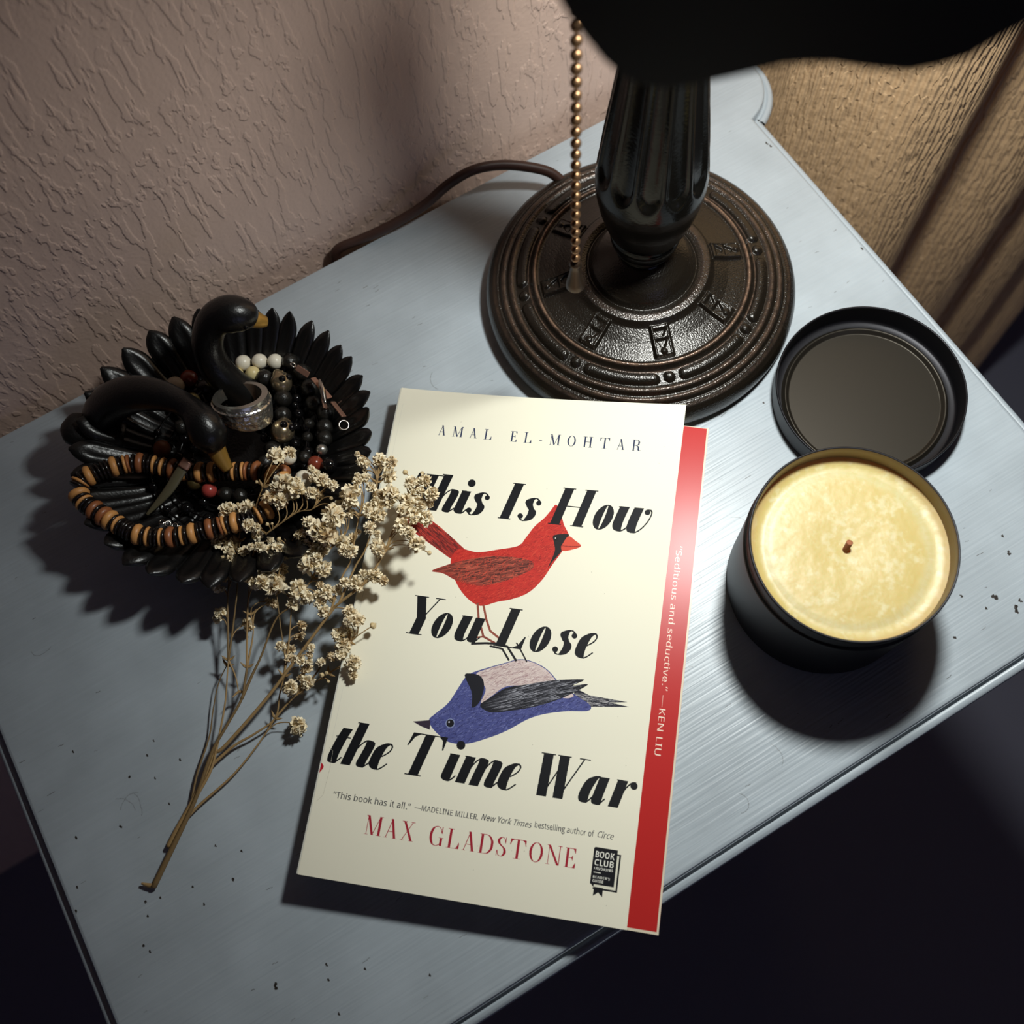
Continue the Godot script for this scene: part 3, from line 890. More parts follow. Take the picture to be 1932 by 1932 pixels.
# ------------------------------------------------------------------ book
func cover_picture() -> Image:
	var k := 9.6
	var w := 1234
	var h := 2042
	var im := Image.create(w, h, false, Image.FORMAT_RGB8)
	im.fill(Color8(242, 237, 216))
	# a red songbird standing on a blue one that hangs head down
	var red := Color8(196, 46, 38)
	var tail := mm_poly("14.5,61.5;19.5,58.5;30,64.5;43,73.5;42,79.5;36,77.5;24,71;15.5,66.5")
	paint_poly(im, k, tail, Color8(168, 42, 36))
	feathers(im, k, tail, 900, 0.62, 0.05, 6.0, Color8(70, 22, 24), Color8(206, 72, 58), 0.35)
	var body := soft(mm_poly("78.6,48.6;81.2,52.6;83.2,57.2;85.6,60.8;86.4,63.4;84.2,68.4;80.6,75.2;77.2,82.2;72.4,88.2;66.2,91.8;59.8,94.0;53.6,96.6;48.6,95.2;43.6,91.2;39.4,85.4;37.2,80.0;37.6,75.8;40.6,73.0;48.0,73.6;57.0,71.2;65.0,68.6;67.6,64.8;70.6,59.4;74.2,55.2;76.4,51.8"))
	paint_poly(im, k, body, red)
	feathers(im, k, body, 5200, 2.65, 0.35, 2.2, Color8(150, 30, 28), Color8(218, 62, 48))
	var wing := soft(mm_poly("29.8,84.4;36.0,80.8;44.0,77.4;54.0,74.6;64.0,73.8;71.6,74.6;72.6,77.6;68.6,80.8;62.0,84.4;52.0,88.0;42.0,87.4;35.0,84.9"))
	paint_poly(im, k, wing, Color8(150, 52, 42))
	feathers(im, k, wing, 3200, 2.85, 0.10, 5.5, Color8(58, 24, 22), Color8(204, 96, 74), 0.3)
	feathers(im, k, body, 900, 2.2, 0.4, 1.8, Color8(206, 60, 46), Color8(222, 84, 60))
	paint_poly(im, k, soft(mm_poly("79.2,62.6;82.2,61.4;85.8,61.2;84.8,64.4;83.2,66.6;83.6,68.8;80.6,73.6;79.0,76.4;80.8,69.6;80.2,66.0")), Color8(32, 26, 28))
	paint_poly(im, k, soft(mm_poly("85.6,62.0;88.8,63.4;91.6,65.6;88.0,67.6;84.2,68.6;83.4,66.6")), Color8(214, 78, 58))
	limb(im, k, "83.6,66.4;87.2,66.2;91.2,65.7", 0.25, Color8(128, 36, 32))
	disc(im, Vector2(80.6, 63.6) * k, 0.85 * k, Color8(18, 16, 18))
	disc(im, Vector2(80.3, 63.3) * k, 0.25 * k, Color8(235, 230, 220))
	limb(im, k, "54.2,96.0;56.4,102.0;58.8,106.6;62.6,108.9", 0.9, Color8(150, 78, 62))
	limb(im, k, "51.6,95.6;53.2,102.2;56.4,109.4;62.0,111.6", 0.9, Color8(140, 72, 58))
	limb(im, k, "56.4,109.4;51.4,110.8", 0.7, Color8(140, 72, 58))
	# the blue bird
	var btail := mm_poly("97,125;103.4,127.2;119,127.6;112,128.8;119.8,129.4;104,131.6;97,131.4")
	paint_poly(im, k, btail, Color8(30, 30, 44))
	feathers(im, k, btail, 500, 0.05, 0.05, 5.0, Color8(20, 20, 28), Color8(200, 196, 196), 0.25)
	var bb := soft(mm_poly("40.0,146.4;42.0,143.8;46.6,138.6;49.8,131.6;52.6,126.2;58.6,122.8;66.6,119.2;73.0,116.6;79.0,117.0;85.0,119.4;91.4,124.6;98.0,128.0;104.0,131.0;103.4,133.4;95.0,134.8;87.0,137.0;80.0,140.2;71.6,146.4;64.0,150.6;57.0,153.6;50.0,154.2;44.6,151.6;41.2,148.8"))
	paint_poly(im, k, bb, Color8(74, 80, 140))
	feathers(im, k, bb, 5200, 2.5, 0.5, 1.8, Color8(34, 36, 84), Color8(122, 128, 184))
	var belly := soft(mm_poly("56.0,125.6;60.0,122.6;67.0,119.4;73.0,116.9;79.0,117.3;85.0,119.8;90.8,124.8;97.0,128.2;92.0,129.6;85.0,124.6;77.0,126.8;69.0,128.6;64.2,132.8;59.8,136.8;60.8,130.6"))
	paint_poly(im, k, belly, Color8(216, 196, 190))
	feathers(im, k, belly, 2600, 2.6, 0.4, 2.4, Color8(158, 124, 126), Color8(240, 228, 222))
	var bw := soft(mm_poly("59.6,137.6;63.6,133.8;69.0,129.2;77.0,126.6;85.0,124.0;93.0,122.2;100.4,121.2;96.0,124.2;102.2,122.8;95.0,128.2;87.6,132.4;80.0,135.6;71.0,138.4;64.0,139.8"), 4)
	paint_poly(im, k, bw, Color8(28, 28, 36))
	feathers(im, k, bw, 900, 2.75, 0.06, 7.0, Color8(14, 14, 20), Color8(196, 196, 206), 0.22)
	paint_poly(im, k, soft(mm_poly("51.4,126.6;54.0,125.4;58.0,126.0;60.0,129.6;59.4,136.0;56.6,139.0;55.4,133.0")), Color8(24, 24, 32))
	paint_poly(im, k, mm_poly("33.6,148.2;40.6,146.6;41.0,150.4;37.4,149.6"), Color8(54, 42, 58))
	disc(im, Vector2(48.8, 146.6) * k, 1.9 * k, Color8(140, 150, 190))
	disc(im, Vector2(48.8, 146.6) * k, 1.55 * k, Color8(18, 18, 24))
	disc(im, Vector2(48.3, 146.1) * k, 0.35 * k, Color8(220, 220, 230))
	limb(im, k, "76.0,117.4;73.0,113.2;70.6,110.2", 0.6, Color8(26, 24, 28))
	limb(im, k, "71.6,117.6;67.0,112.2;62.6,111.6;58.0,112.0;52.2,113.0", 0.9, Color8(26, 24, 28))
	limb(im, k, "68.6,117.8;65.0,113.4;60.0,113.0", 0.8, Color8(26, 24, 28))
	# title
	var p := Pen.new()
	p.im = im; p.k = k; p.host = self
	p.col = Color8(12, 13, 18)
	p.cap = 16.8; p.slant = 0.27; p.wd = 0.235; p.th = 0.026
	p.v = 57.4
	for q in [["T", 11.2], ["h", 22.6], ["i", 33.6], ["s", 39.6], ["I", 54.1], ["s", 62.4], ["H", 76.2], ["o", 94.0], ["w", 102.9]]: letter(p, q[0], q[1], 0)
	p.v = 112.6
	for q in [["Y", 20.2], ["o", 33.0], ["u", 43.6], ["L", 61.0], ["o", 74.8], ["s", 85.4], ["e", 94.4]]: letter(p, q[0], q[1], 0)
	p.v = 169.2
	for q in [["t", 1.2], ["h", 7.4], ["e", 18.4], ["T", 30.0], ["i", 48.0], ["m", 54.6], ["e", 70.9], ["W", 83.2], ["a", 103.4], ["r", 115.9]]: letter(p, q[0], q[1], 0)
	# names
	p.slant = 0.0; p.th = 0.03; p.wd = 0.13
	p.col = Color8(44, 52, 82)
	p.cap = 4.9; p.base = 21.6
	p.line("AMAL EL-MOHTAR", 21.0, 111.4)
	p.col = Color8(168, 34, 52)
	p.cap = 7.2; p.base = 194.0; p.th = 0.026
	p.line("MAX GLADSTONE", 22.6, 106.2)
	# quotation
	var ink := Color8(56, 56, 60)
	type_text(im, k, "“This book has it all.”", 7.4, 182.4, 31.6, ink)
	type_text(im, k, "—MADELINE MILLER,", 40.6, 182.0, 25.6, ink, false, 0.0, false, 2.1)
	type_text(im, k, "New York Times", 67.4, 181.8, 19.8, ink, false, 0.22, false, 2.3)
	type_text(im, k, "bestselling author of", 88.6, 181.4, 23.4, ink, false, 0.0, false, 2.3)
	type_text(im, k, "Circe", 113.2, 181.2, 6.2, ink, false, 0.22, false, 2.3)
	# badge: a small closed book with a ribbon
	var bk := Color8(20, 20, 26)
	paint_poly(im, k, mm_poly("114,186.4;123.3,186.4;123.3,200.2;114,200.2"), bk)
	paint_poly(im, k, mm_poly("114,186;122.7,186.9;122.7,199.6;114,199.6"), Color8(232, 228, 208))
	paint_poly(im, k, mm_poly("112.7,185.4;113.2,184.9;121.9,184.9;121.9,198.4;112.7,198.4"), bk)
	paint_poly(im, k, mm_poly("112.7,198;114.2,199.6;114.2,198;118,198"), bk)
	paint_poly(im, k, mm_poly("114.4,199.4;117.9,199.4;117.9,202.6;116.2,201.2;114.4,202.6"), bk)
	var pw := Color8(240, 238, 226)
	type_text(im, k, "BOOK", 113.5, 188.6, 7.4, pw, true, 0.0, false, 2.3)
	type_text(im, k, "CLUB", 113.5, 191.6, 7.4, pw, true, 0.0, false, 2.3)
	type_text(im, k, "FAVORITES", 113.5, 193.1, 7.4, pw, true, 0.0, false, 0.95)
	paint_poly(im, k, mm_poly("113.5,194.0;116.4,194.0;116.4,194.3;113.5,194.3"), pw)
	type_text(im, k, "READER’S", 113.5, 196.3, 6.6, pw, true, 0.0, false, 1.0)
	type_text(im, k, "GUIDE", 113.5, 197.7, 4.2, pw, true, 0.0, false, 1.0)
	# wear: specks, rubbed fore edge, the printed drop that runs over from the spine
	paint_poly(im, k, soft(mm_poly("-0.6,170.2;0.8,170.4;1.2,171.6;0.4,173.2;-0.6,174.6")), Color8(190, 30, 44))
	for i in 26: disc(im, Vector2(rng.randf_range(4, 124), rng.randf_range(4, 208)) * k, rng.randf_range(0.08, 0.2) * k, Color8(190, 184, 164))
	limb(im, k, "1.8,163.4;3.6,164.6;3.9,172.0;3.4,182.0;1.4,184.6", 0.12, Color8(205, 198, 178))
	limb(im, k, "2.2,8;2.4,100;2.3,160", 0.12, Color8(222, 218, 202))
	return im

func lift(u: float, v: float) -> float:
	# the cover has curled up towards its top outer corner
	var b := lerpf(0.0158, 0.0133, u)
	var t := maxf(0.0, 1.0 - v * 0.2127 / 0.150)
	return b + (0.0158 * pow(u, 1.5) + 0.0023 * u) * pow(t, 1.5)

func book() -> void:
	var o := Vector3(-0.23151, 0, 0.08904)
	var t := thing("paperback_book", "cream paperback with a red and a blue bird on its curled cover", "book", o)
	t.rotation.y = -0.690195
	var W := 0.1284
	var H := 0.2127
	var paper := mat(Color8(226, 216, 192), 0.85)
	var page := mat(Color8(214, 202, 176), 0.9)
	var cov := mat(Color8(238, 238, 226), 0.40)
	part("back_cover", rbox(Vector3(0.1405, 0.0006, H), 0.0002), cov, t, at3(Vector3(0.07, 0.0004, H / 2)))
	part("spine", rbox(Vector3(0.0012, 0.0154, H), 0.0005), cov, t, at3(Vector3(-0.0002, 0.0078, H / 2)))
	# leaves, seen only at their edges
	for i in 6:
		var th := 0.0108 / 6.0
		part("page_bundle", rbox(Vector3(0.1385 + rng.randf_range(-0.0004, 0.0004), th * 0.98, H - 0.0035), 0.0001), page, t, at3(Vector3(0.0698, 0.0008 + th * (i + 0.5), H / 2 + 0.0012)))
	# second cover under the first: its red border stands out on the right
	var rk := 6.0
	var rim := Image.create(int(141 * rk), int(213 * rk), false, Image.FORMAT_RGB8)
	rim.fill(Color8(226, 214, 190))
	rim.fill_rect(Rect2i(0, int(0.4 * rk), int(140.2 * rk), int(211.8 * rk)), Color8(188, 44, 42))
	type_text(rim, rk, "“Seditious and seductive.” —KEN LIU", 132.3, 57.0, 89.5, Color8(244, 226, 206), false, 0.0, true, 2.5)
	var red := mat(Color.WHITE, 0.29, 0.0, 0.30)
	red.albedo_texture = tex(rim)
	var inner := grid(24, 30, func(u, v):
		return Vector3(u * 0.1405, 0.0122 + 0.0004 * sin(u * 3.0) + 0.0006 * u * (1.0 - v), 0.0012 + v * (H - 0.0012)), false, Vector3.UP)
	part("inner_cover", inner, red, t)
	part("inner_cover_board", rbox(Vector3(0.1403, 0.0004, H - 0.0014), 0.0001), paper, t, at3(Vector3(0.0702, 0.0119, H / 2 + 0.0006)))
	# the front cover: print on top, paper under it and at its edges
	var face := grid(40, 56, func(u, v): return Vector3(u * W, lift(u, v), v * H), false, Vector3.UP)
	var back := grid(42, 58, func(u, v):
		var i := clampf((u * 42.0 - 1.0) / 40.0, 0.0, 1.0)
		var j := clampf((v * 58.0 - 1.0) / 56.0, 0.0, 1.0)
		var e: bool = u < 0.001 or u > 0.999 or v < 0.001 or v > 0.999
		return Vector3(i * W, lift(i, j) - (0.0 if e else 0.00035), j * H), false, Vector3.DOWN)
	var pm := mat(Color.WHITE, 0.5, 0.0, 0.32)
	pm.albedo_texture = tex(cover_picture())
	var both := ArrayMesh.new()
	both.add_surface_from_arrays(Mesh.PRIMITIVE_TRIANGLES, face.surface_get_arrays(0))
	both.add_surface_from_arrays(Mesh.PRIMITIVE_TRIANGLES, back.surface_get_arrays(0))
	both.surface_set_material(0, pm)
	both.surface_set_material(1, paper)
	part("front_cover", both, null, t)

# ------------------------------------------------------------------ candle
func candle() -> void:
	var t := thing("tin_candle", "open black tin candle filled with pale yellow wax and a single wick, unlit", "candle", Vector3(-0.1212, 0, 0.2612))
	part("tin", lathe([Vector2(0.0, 0.0006), Vector2(0.036, 0.0006), Vector2(0.0366, 0.0), Vector2(0.0384, 0.0), Vector2(0.0393, 0.0006), Vector2(0.0395, 0.0016), Vector2(0.0395, 0.0462), Vector2(0.0398, 0.0470), Vector2(0.0398, 0.0478), Vector2(0.0394, 0.0485), Vector2(0.0388, 0.0490), Vector2(0.0387, 0.0496), Vector2(0.0387, 0.0560), Vector2(0.0391, 0.0566), Vector2(0.0394, 0.0574), Vector2(0.0392, 0.0581), Vector2(0.0387, 0.0583), Vector2(0.0383, 0.0578)], 128), M.tin, t)
	part("tin_wall", lathe([Vector2(0.0384, 0.0580), Vector2(0.0380, 0.0572), Vector2(0.0379, 0.0555), Vector2(0.0379, 0.0440)], 128), M.tin_inside, t)
	var S := 512
	var n1 := bytes(noise_image(S, S, 0.012, 4, 61))
	var n2 := bytes(noise_image(S, S, 0.035, 4, 63))
	var pol := noise_image(256, 16, 0.30, 2, 65)
	var pb := bytes(pol)
	var d := PackedByteArray(); d.resize(S * S * 3)
	var ya := Color8(190, 168, 100); var wb := Color8(203, 192, 152); var rimc := Color8(184, 150, 104)
	for j in S:
		for i in S:
			var q := Vector2(i - S / 2.0, j - S / 2.0) / (S / 2.0)
			var r := q.length()
			var a := n1[j * S + i] / 255.0
			var b := n2[j * S + i] / 255.0
			var ray := pb[(int(r * 10.0) % 16) * 256 + int((q.angle() / TAU + 0.5) * 255.0)] / 255.0
			var w := sst(0.48, 0.72, a * 0.6 + b * 0.4) * 0.75
			w = maxf(w, (1.0 - sst(0.0, 0.10, absf(r - 0.82 - 0.05 * (a - 0.5)))) * (0.45 + 0.5 * ray))
			w = maxf(w, (1.0 - sst(0.0, 0.09, absf(q.distance_to(Vector2(0.1, 0.02)) - 0.27))) * 0.6 * sst(0.35, 0.6, b))
			var c := ya.lerp(wb, clampf(w, 0.0, 1.0)).lerp(rimc, sst(0.90, 0.99, r) * 0.7)
			var k := (j * S + i) * 3
			d[k] = c.r8; d[k + 1] = c.g8; d[k + 2] = c.b8
	var wax := mat(Color.WHITE, 0.42)
	wax.albedo_texture = tex(Image.create_from_data(S, S, false, Image.FORMAT_RGB8, d))
	wax.subsurf_scatter_enabled = true
	wax.subsurf_scatter_strength = 0.25
	wax.heightmap_enabled = true
	wax.heightmap_scale = 0.02
	wax.heightmap_texture = tex(noise_image(256, 256, 0.03, 4, 67))
	var R := 0.0379
	var m := grid(96, 30, func(u, v):
		var r: float = v * R
		var k := r / R
		return Vector3(cos(u * TAU) * r, 0.0494 - 0.0010 * exp(-pow(k / 0.35, 2.0)) - 0.0006 * exp(-pow((k - 0.86) / 0.05, 2.0)) + 0.0012 * sst(0.94, 1.0, k), sin(u * TAU) * r), true, Vector3.UP)
	var a := m.surface_get_arrays(0)
	var uv: PackedVector2Array = a[Mesh.ARRAY_TEX_UV]
	var vs: PackedVector3Array = a[Mesh.ARRAY_VERTEX]
	for i in uv.size(): uv[i] = Vector2(vs[i].x, vs[i].z) / (2.0 * R) + Vector2(0.5, 0.5)
	a[Mesh.ARRAY_TEX_UV] = uv
	m = ArrayMesh.new()
	m.add_surface_from_arrays(Mesh.PRIMITIVE_TRIANGLES, a)
	part("wax", m, wax, t)
	part("wick", tube([Vector3(-0.0008, 0.0472, -0.0002), Vector3(-0.0004, 0.0500, -0.0004), Vector3(0.0008, 0.0530, -0.0012)], [0.0011, 0.0012, 0.0013], 10, 8), mat(Color8(150, 92, 62), 0.8), t)

func lid() -> void:
	var t := thing("candle_lid", "shallow round black tin lid lying upside down behind the candle", "lid", Vector3(-0.0517, 0, 0.2013))
	part("rim", lathe([Vector2(0.0368, 0.0006), Vector2(0.0400, 0.0002), Vector2(0.0414, 0.0010), Vector2(0.0417, 0.0024), Vector2(0.0418, 0.0118), Vector2(0.0421, 0.0126), Vector2(0.0419, 0.0133), Vector2(0.0413, 0.0133), Vector2(0.0410, 0.0127), Vector2(0.0410, 0.0030), Vector2(0.0400, 0.0014), Vector2(0.0372, 0.0014)], 128), M.tin, t)
	part("panel", lathe([Vector2(0.0376, 0.0013), Vector2(0.0368, 0.0020), Vector2(0.0363, 0.0032), Vector2(0.0358, 0.0034), Vector2(0.0352, 0.0030), Vector2(0.0344, 0.0016), Vector2(0.0338, 0.0012), Vector2(0.0, 0.0012)], 128), M.lid_inside, t)
	part("panel_underside", lathe([Vector2(0.0372, 0.0008), Vector2(0.034, 0.0002), Vector2(0.0, 0.0002)], 96), M.tin, t)

# ------------------------------------------------------------------ swan dish
const DISH := Vector3(-0.312, 0, 0.078)

func dish() -> void:
	var t := thing("swan_dish", "black trinket dish shaped as two swans with gold beaks and a feather rim", "dish", DISH)
	var off := at3(-DISH)
	part("bowl", lathe([Vector2(0.0, 0.0125), Vector2(0.03, 0.0135), Vector2(0.045, 0.0172), Vector2(0.055, 0.0236), Vector2(0.0585, 0.0275), Vector2(0.0598, 0.0266), Vector2(0.055, 0.0180), Vector2(0.046, 0.0080), Vector2(0.036, 0.0020), Vector2(0.034, 0.0), Vector2(0.03, 0.0), Vector2(0.0, 0.0012)], 96), M.black, t)
	var angles := []
	var a := -52.0
	while a < 62.0:
		angles.append([a, 8.2]); a += 8.2
	while a < 306.0:
		angles.append([a, 11.2]); a += 11.2
	for q in angles:
		var th := deg_to_rad(q[0] + rng.randf_range(-1.0, 1.0))
		var wdt := deg_to_rad(q[1]) * 0.5
		var d := Vector3(cos(th), 0, sin(th))
		var R := 0.0668 + rng.randf_range(-0.0012, 0.0012)
		var hh := 0.0345 + rng.randf_range(-0.001, 0.002)
		var side := d.cross(Vector3.UP)
		# a feather: two rounded ridges with a groove between them, running out to a blunt tip
		var f := grid(20, 22, func(u, v):
			var k := clampf((v * 22.0 - 1.0) / 20.0, 0.0, 1.0)
			var c: Vector3 = pick([d * 0.030 + Vector3(0, 0.0125, 0), d * 0.043 + Vector3(0, 0.0165, 0), d * 0.055 + Vector3(0, 0.0245, 0), d * 0.0625 + Vector3(0, 0.0306, 0), d * R + Vector3(0, hh, 0)], k)
			var r := Vector2(c.x, c.z).length() * wdt * 1.06
			r *= 1.0 if k < 0.62 else maxf(0.10, 1.0 - pow((k - 0.62) / 0.38, 1.7))
			if v < 0.001 or v > 0.999: r *= 0.05
			var ca := cos(u * TAU)
			var up := sin(u * TAU)
			var y := up * r * 0.5
			if up > 0.0: y *= 1.0 - 0.55 * exp(-pow(ca / 0.22, 2.0)) * (1.0 - sst(0.6, 0.9, k))
			return c + side * ca * r + (Vector3.UP * 0.8 - d * 0.6) * y, true)
		part("feather", f, M.black, t)
	part("tail_feather", tube(minus("-350,22,46;-362,26,38;-369,29,34;-372,30,32"), [0.006, 0.008, 0.0075, 0.002], 12, 14, 0.45), M.black, t)
	swan(t, "-293.0,15,63.2;-294.8,24,59.0;-297.8,33,54.3;-299.0,42,49.2;-296.7,52,45.1;-291.9,60,43.9;-286.8,64.5,44.6;-281.4,66,47.0;-276.6,64,49.6;-274.4,61.5,50.6", [0.0092, 0.0085, 0.0076, 0.0070, 0.0068, 0.0068, 0.0074, 0.0080, 0.0068, 0.0042], "-275.0,61.6,50.4;-272.6,59.4,51.6;-270.2,57.2,52.4")
	swan(t, "-360.0,13,36.0;-354.0,27,34.6;-344.5,38,38.6;-334.5,46,45.8;-325.2,50,54.6;-319.0,50.5,62.4;-315.8,50,68.8;-314.8,48.5,75.4;-315.0,45,80.6;-315.6,40.5,84.6", [0.0085, 0.0088, 0.0088, 0.0082, 0.0068, 0.0054, 0.0056, 0.0074, 0.0078, 0.0048], "-315.4,41.2,83.8;-316.0,37.0,88.2;-315.8,33.2,92.8")

func minus(s: String) -> Array:
	var o := []
	for q in pts_of(s): o.append(q - DISH)
	return o

func swan(t: Node3D, path: String, radii: Array, bill: String) -> void:
	var neck := part("swan_neck", tube(minus(path), radii, 24, 60), M.black, t)
	part("beak", tube(minus(bill), [0.0042, 0.0036, 0.0024], 16, 10, 0.72), M.beak, neck)
	var p := minus(path)
	var head: Vector3 = p[-2]
	var d: Vector3 = (p[-1] - p[-3]).normalized()
	var s := d.cross(Vector3.UP).normalized()
	for k in [-1.0, 1.0]: part("eye", ball(0.0011, 10), M.jet, neck, at3(head + d * 0.001 + s * k * 0.0066 + Vector3(0, 0.0018, 0)))

# ------------------------------------------------------------------ bracelets and other jewellery in the dish
func strand(called: String, label: String, spec: String, closed := false) -> Node3D:
	# spec: kind x,y,z,r; ... in millimetres
	var t := thing(called, label, "bracelet", DISH, "bead bracelets heaped in the swan dish")
	var list := spec.split(";")
	var pts := []
	for s in list:
		var w := s.strip_edges().split(" ")
		var q := w[1].split_floats(",")
		var p := Vector3(q[0], q[1], q[2]) * 0.001 - DISH
		pts.append(p)
	if closed: pts.append(pts[0])
	if pts.size() > 1: part("cord", tube(pts, [0.0005, 0.0005], 6, pts.size() * 4), M.jet, t)
	for i in list.size():
		var w := list[i].strip_edges().split(" ")
		var q := w[1].split_floats(",")
		var r := q[3] * 0.001
		var dir: Vector3 = (pts[mini(i + 1, pts.size() - 1)] - pts[maxi(i - 1, 0)]) if pts.size() > 1 else Vector3.RIGHT
		if w[0] == "skull": skull(t, pts[i], r, dir)
		else: part("bead", ball(r, 22), M[w[0]], t, look(pts[i], dir))
	return t

func skull(t: Node3D, p: Vector3, r: float, dir: Vector3) -> void:
	# a rounded cranium that narrows to the jaw, with sockets, nose and a row of teeth, facing up
	var f := Vector3(0.62, 0.72, 0.30).normalized()
	var y := dir.normalized()
	y = (y - f * y.dot(f)).normalized()
	var b := Basis(y.cross(f), y, f)
	var s := grid(28, 20, func(u, v):
		var la: float = (v - 0.5) * PI
		var q := Vector3(cos(la) * cos(u * TAU), sin(la), cos(la) * sin(u * TAU))
		var jaw := sst(-0.1, -0.9, q.y)
		return Vector3(q.x * (1.0 - 0.36 * jaw), q.y * 1.2, q.z * (1.0 - 0.25 * jaw) - 0.05 * exp(-pow((q.y - 0.02) / 0.2, 2.0)) * sst(0.3, 0.9, q.z)) * r * 1.02, true)
	var o := part("skull_bead", s, M.skull, t, Transform3D(b, p))
	for k in [-1.0, 1.0]: part("eye_socket", ball(r * 0.34, 14), M.jet, o, at3(Vector3(k * 0.36, 0.02, 0.84) * r))
	part("nose", ball(r * 0.13, 10), M.jet, o, at3(Vector3(0, -0.34, 0.86) * r))
	for k in 4: part("tooth", rbox(Vector3(0.12, 0.16, 0.08) * r, 0.0001), M.skull, o, at3(Vector3((k - 1.5) * 0.15, -0.70, 0.62) * r))
	part("crown", torus(r * 0.36, r * 0.10, 24, 8), M.old_silver, o, at3(Vector3(0, 1.04, 0) * r))

func jewellery() -> void:
	strand("white_bead_bracelet", "white and cream round stone beads lying beside the upright swan neck", "white -288.3,22,41.8,3.7;white -281.5,23,45.8,3.6;white -275.4,23,49.8,3.6;cream -286.9,24,50.4,3.4;cream -293.7,22,45.8,3.4")
	strand("lava_bead_bracelet", "black lava bead bracelet ending in silver and red beads, along the dish's right rim", "lava -269.6,23,53.5,3.9;lava -267.4,22,60.8,4.1;lava -267.9,21.5,69.7,4.3;lava -270.0,21.5,77.5,3.8;lava -267.3,21,84.5,4.3;lava -270.9,21,90.7,3.9;lava -273.3,21.5,95.8,3.6;old_silver -277.1,23,100.8,2.6;red_bead -282.5,24,105.7,3.5;jet -277.6,25,110.2,3.5")
	strand("skull_bead_bracelet", "black lava bead bracelet with two metal skull beads in the middle of the dish", "lava -283.2,24,55.4,3.9;skull -277.7,25,61.6,4.8;lava -280.7,24,69.3,4.2;lava -284.4,24,76.6,3.9;skull -287.6,26,84.4,5.2;lava -295.5,24,89.6,3.9;lava -301.2,24,93.6,3.7;brown_wood -296.2,24,101.6,3.2;white -291.1,26,97.9,3.3")
	strand("jet_bead_bracelet", "strand of small shiny black beads between the two lava bead bracelets", "jet -273.6,18,64.2,2.2;jet -275.5,19,69.7,2.4;jet -278.2,19,77.1,2.4;jet -282.1,18,81.6,2.3;lava -276.3,19,84.2,2.6;lava -279.9,19,89.8,2.6;lava -285.3,20,98.4,3.1")
	strand("mixed_stone_bracelet", "bracelet of mixed stone beads, white, cream, lava and red, under the dried flowers", "white -290.0,29,112.0,3.9;cream -297.1,29,114.4,3.9;lava -307.0,24,107.0,3.5;lava -318.0,20,99.8,3.5;lava -323.4,20,95.4,3.4;coral -328.6,21.5,90.8,3.4;gold_bead -332.8,23,84.8,3.2")
	strand("mixed_bead_strand", "strand of grey, dark red, brass and brown beads behind the drooping swan neck", "grey_bead -320.2,24,36.8,4.3;red_bead -313.3,22,35.4,4.0;lava -309.0,22,43.4,3.6;gold_bead -315.8,29,51.2,3.5;lava -326.5,22,56.0,3.4;brown_wood -338.5,22,61.4,4.0")
	# coils of a long black necklace at the bottom of the bowl
	var coil := ""
	for i in 74:
		var a := i * 0.36
		var r := 41.0 - i * 0.36
		coil += "%sjet %.1f,%.1f,%.1f,%.1f" % [";" if i else "", -312.0 + cos(a) * r, 17.6 + maxf(0.0, r - 30.0) * 0.22, 78.0 + sin(a) * r, 2.3 + 0.4 * sin(i * 2.1)]
	var n := strand("black_bead_necklace", "long necklace of small black beads coiled at the bottom of the dish under the bracelets", coil)
	n.set_meta("category", "necklace")
	n.remove_meta("group")
	# wooden disc bracelet that hangs over the front rim
	var t := thing("wooden_bracelet", "bracelet of tan, brown and black wooden discs hanging over the front rim of the dish", "bracelet", DISH, "bead bracelets heaped in the swan dish")
	var loop := minus("-376.3,34,66.5;-375.8,34,73.3;-371.6,34,82.5;-366.1,34,92.6;-361.6,34,99.4;-354.2,33,105.2;-346.0,33,109.4;-335.4,32,112.2;-326.4,31,114.4;-315.8,30,116.8;-304.0,28,114.6;-298.6,26,107.4;-303.6,26,98.3;-314.0,26,91.4;-328.0,26,83.0;-338.2,27,75.1;-347.4,29,67.3;-356.8,31,63.8;-365.2,33,63.0;-372.2,34,63.4;-376.3,34,66.5")
	part("cord", tube(loop, [0.0006, 0.0006], 6, 90), M.jet, t)
	var thin := lathe([Vector2(0.0, 0.00085), Vector2(0.0030, 0.00085), Vector2(0.0040, 0.0006), Vector2(0.0043, 0.0), Vector2(0.0040, -0.0006), Vector2(0.0030, -0.00085), Vector2(0.0, -0.00085)], 24)
	var thick := lathe([Vector2(0.0, 0.0017), Vector2(0.0032, 0.0017), Vector2(0.0042, 0.0012), Vector2(0.0047, 0.0), Vector2(0.0042, -0.0012), Vector2(0.0032, -0.0017), Vector2(0.0, -0.0017)], 24)
	var total := 0.0
	var dens := []
	for i in 401: dens.append(pick(loop, i / 400.0))
	for i in 400: total += dens[i].distance_to(dens[i + 1])
	var s := 0.001
	var walk := 0.0
	var j := 0
	var kinds := ["tan", "black", "tan", "black", "black", "brown", "black", "brown", "tan", "black", "tan", "black", "black", "black", "black", "tan", "black", "tan", "black", "black", "tan", "black", "brown", "black"]
	var c := 0
	while s < total - 0.0015 and c < 120:
		var kind: String = kinds[c % kinds.size()]
		var big := kind != "black" and rng.randf() < 0.55
		var len := 0.0034 if big else 0.00185
		var goal := s + len / 2.0
		while j < 399 and walk + dens[j].distance_to(dens[j + 1]) < goal:
			walk += dens[j].distance_to(dens[j + 1])
			j += 1
		var dir: Vector3 = dens[j + 1] - dens[j]
		var at: Vector3 = dens[j] + dir.normalized() * (goal - walk)
		var tilt := Vector3(rng.randf_range(-0.1, 0.1), rng.randf_range(-0.1, 0.1), rng.randf_range(-0.1, 0.1))
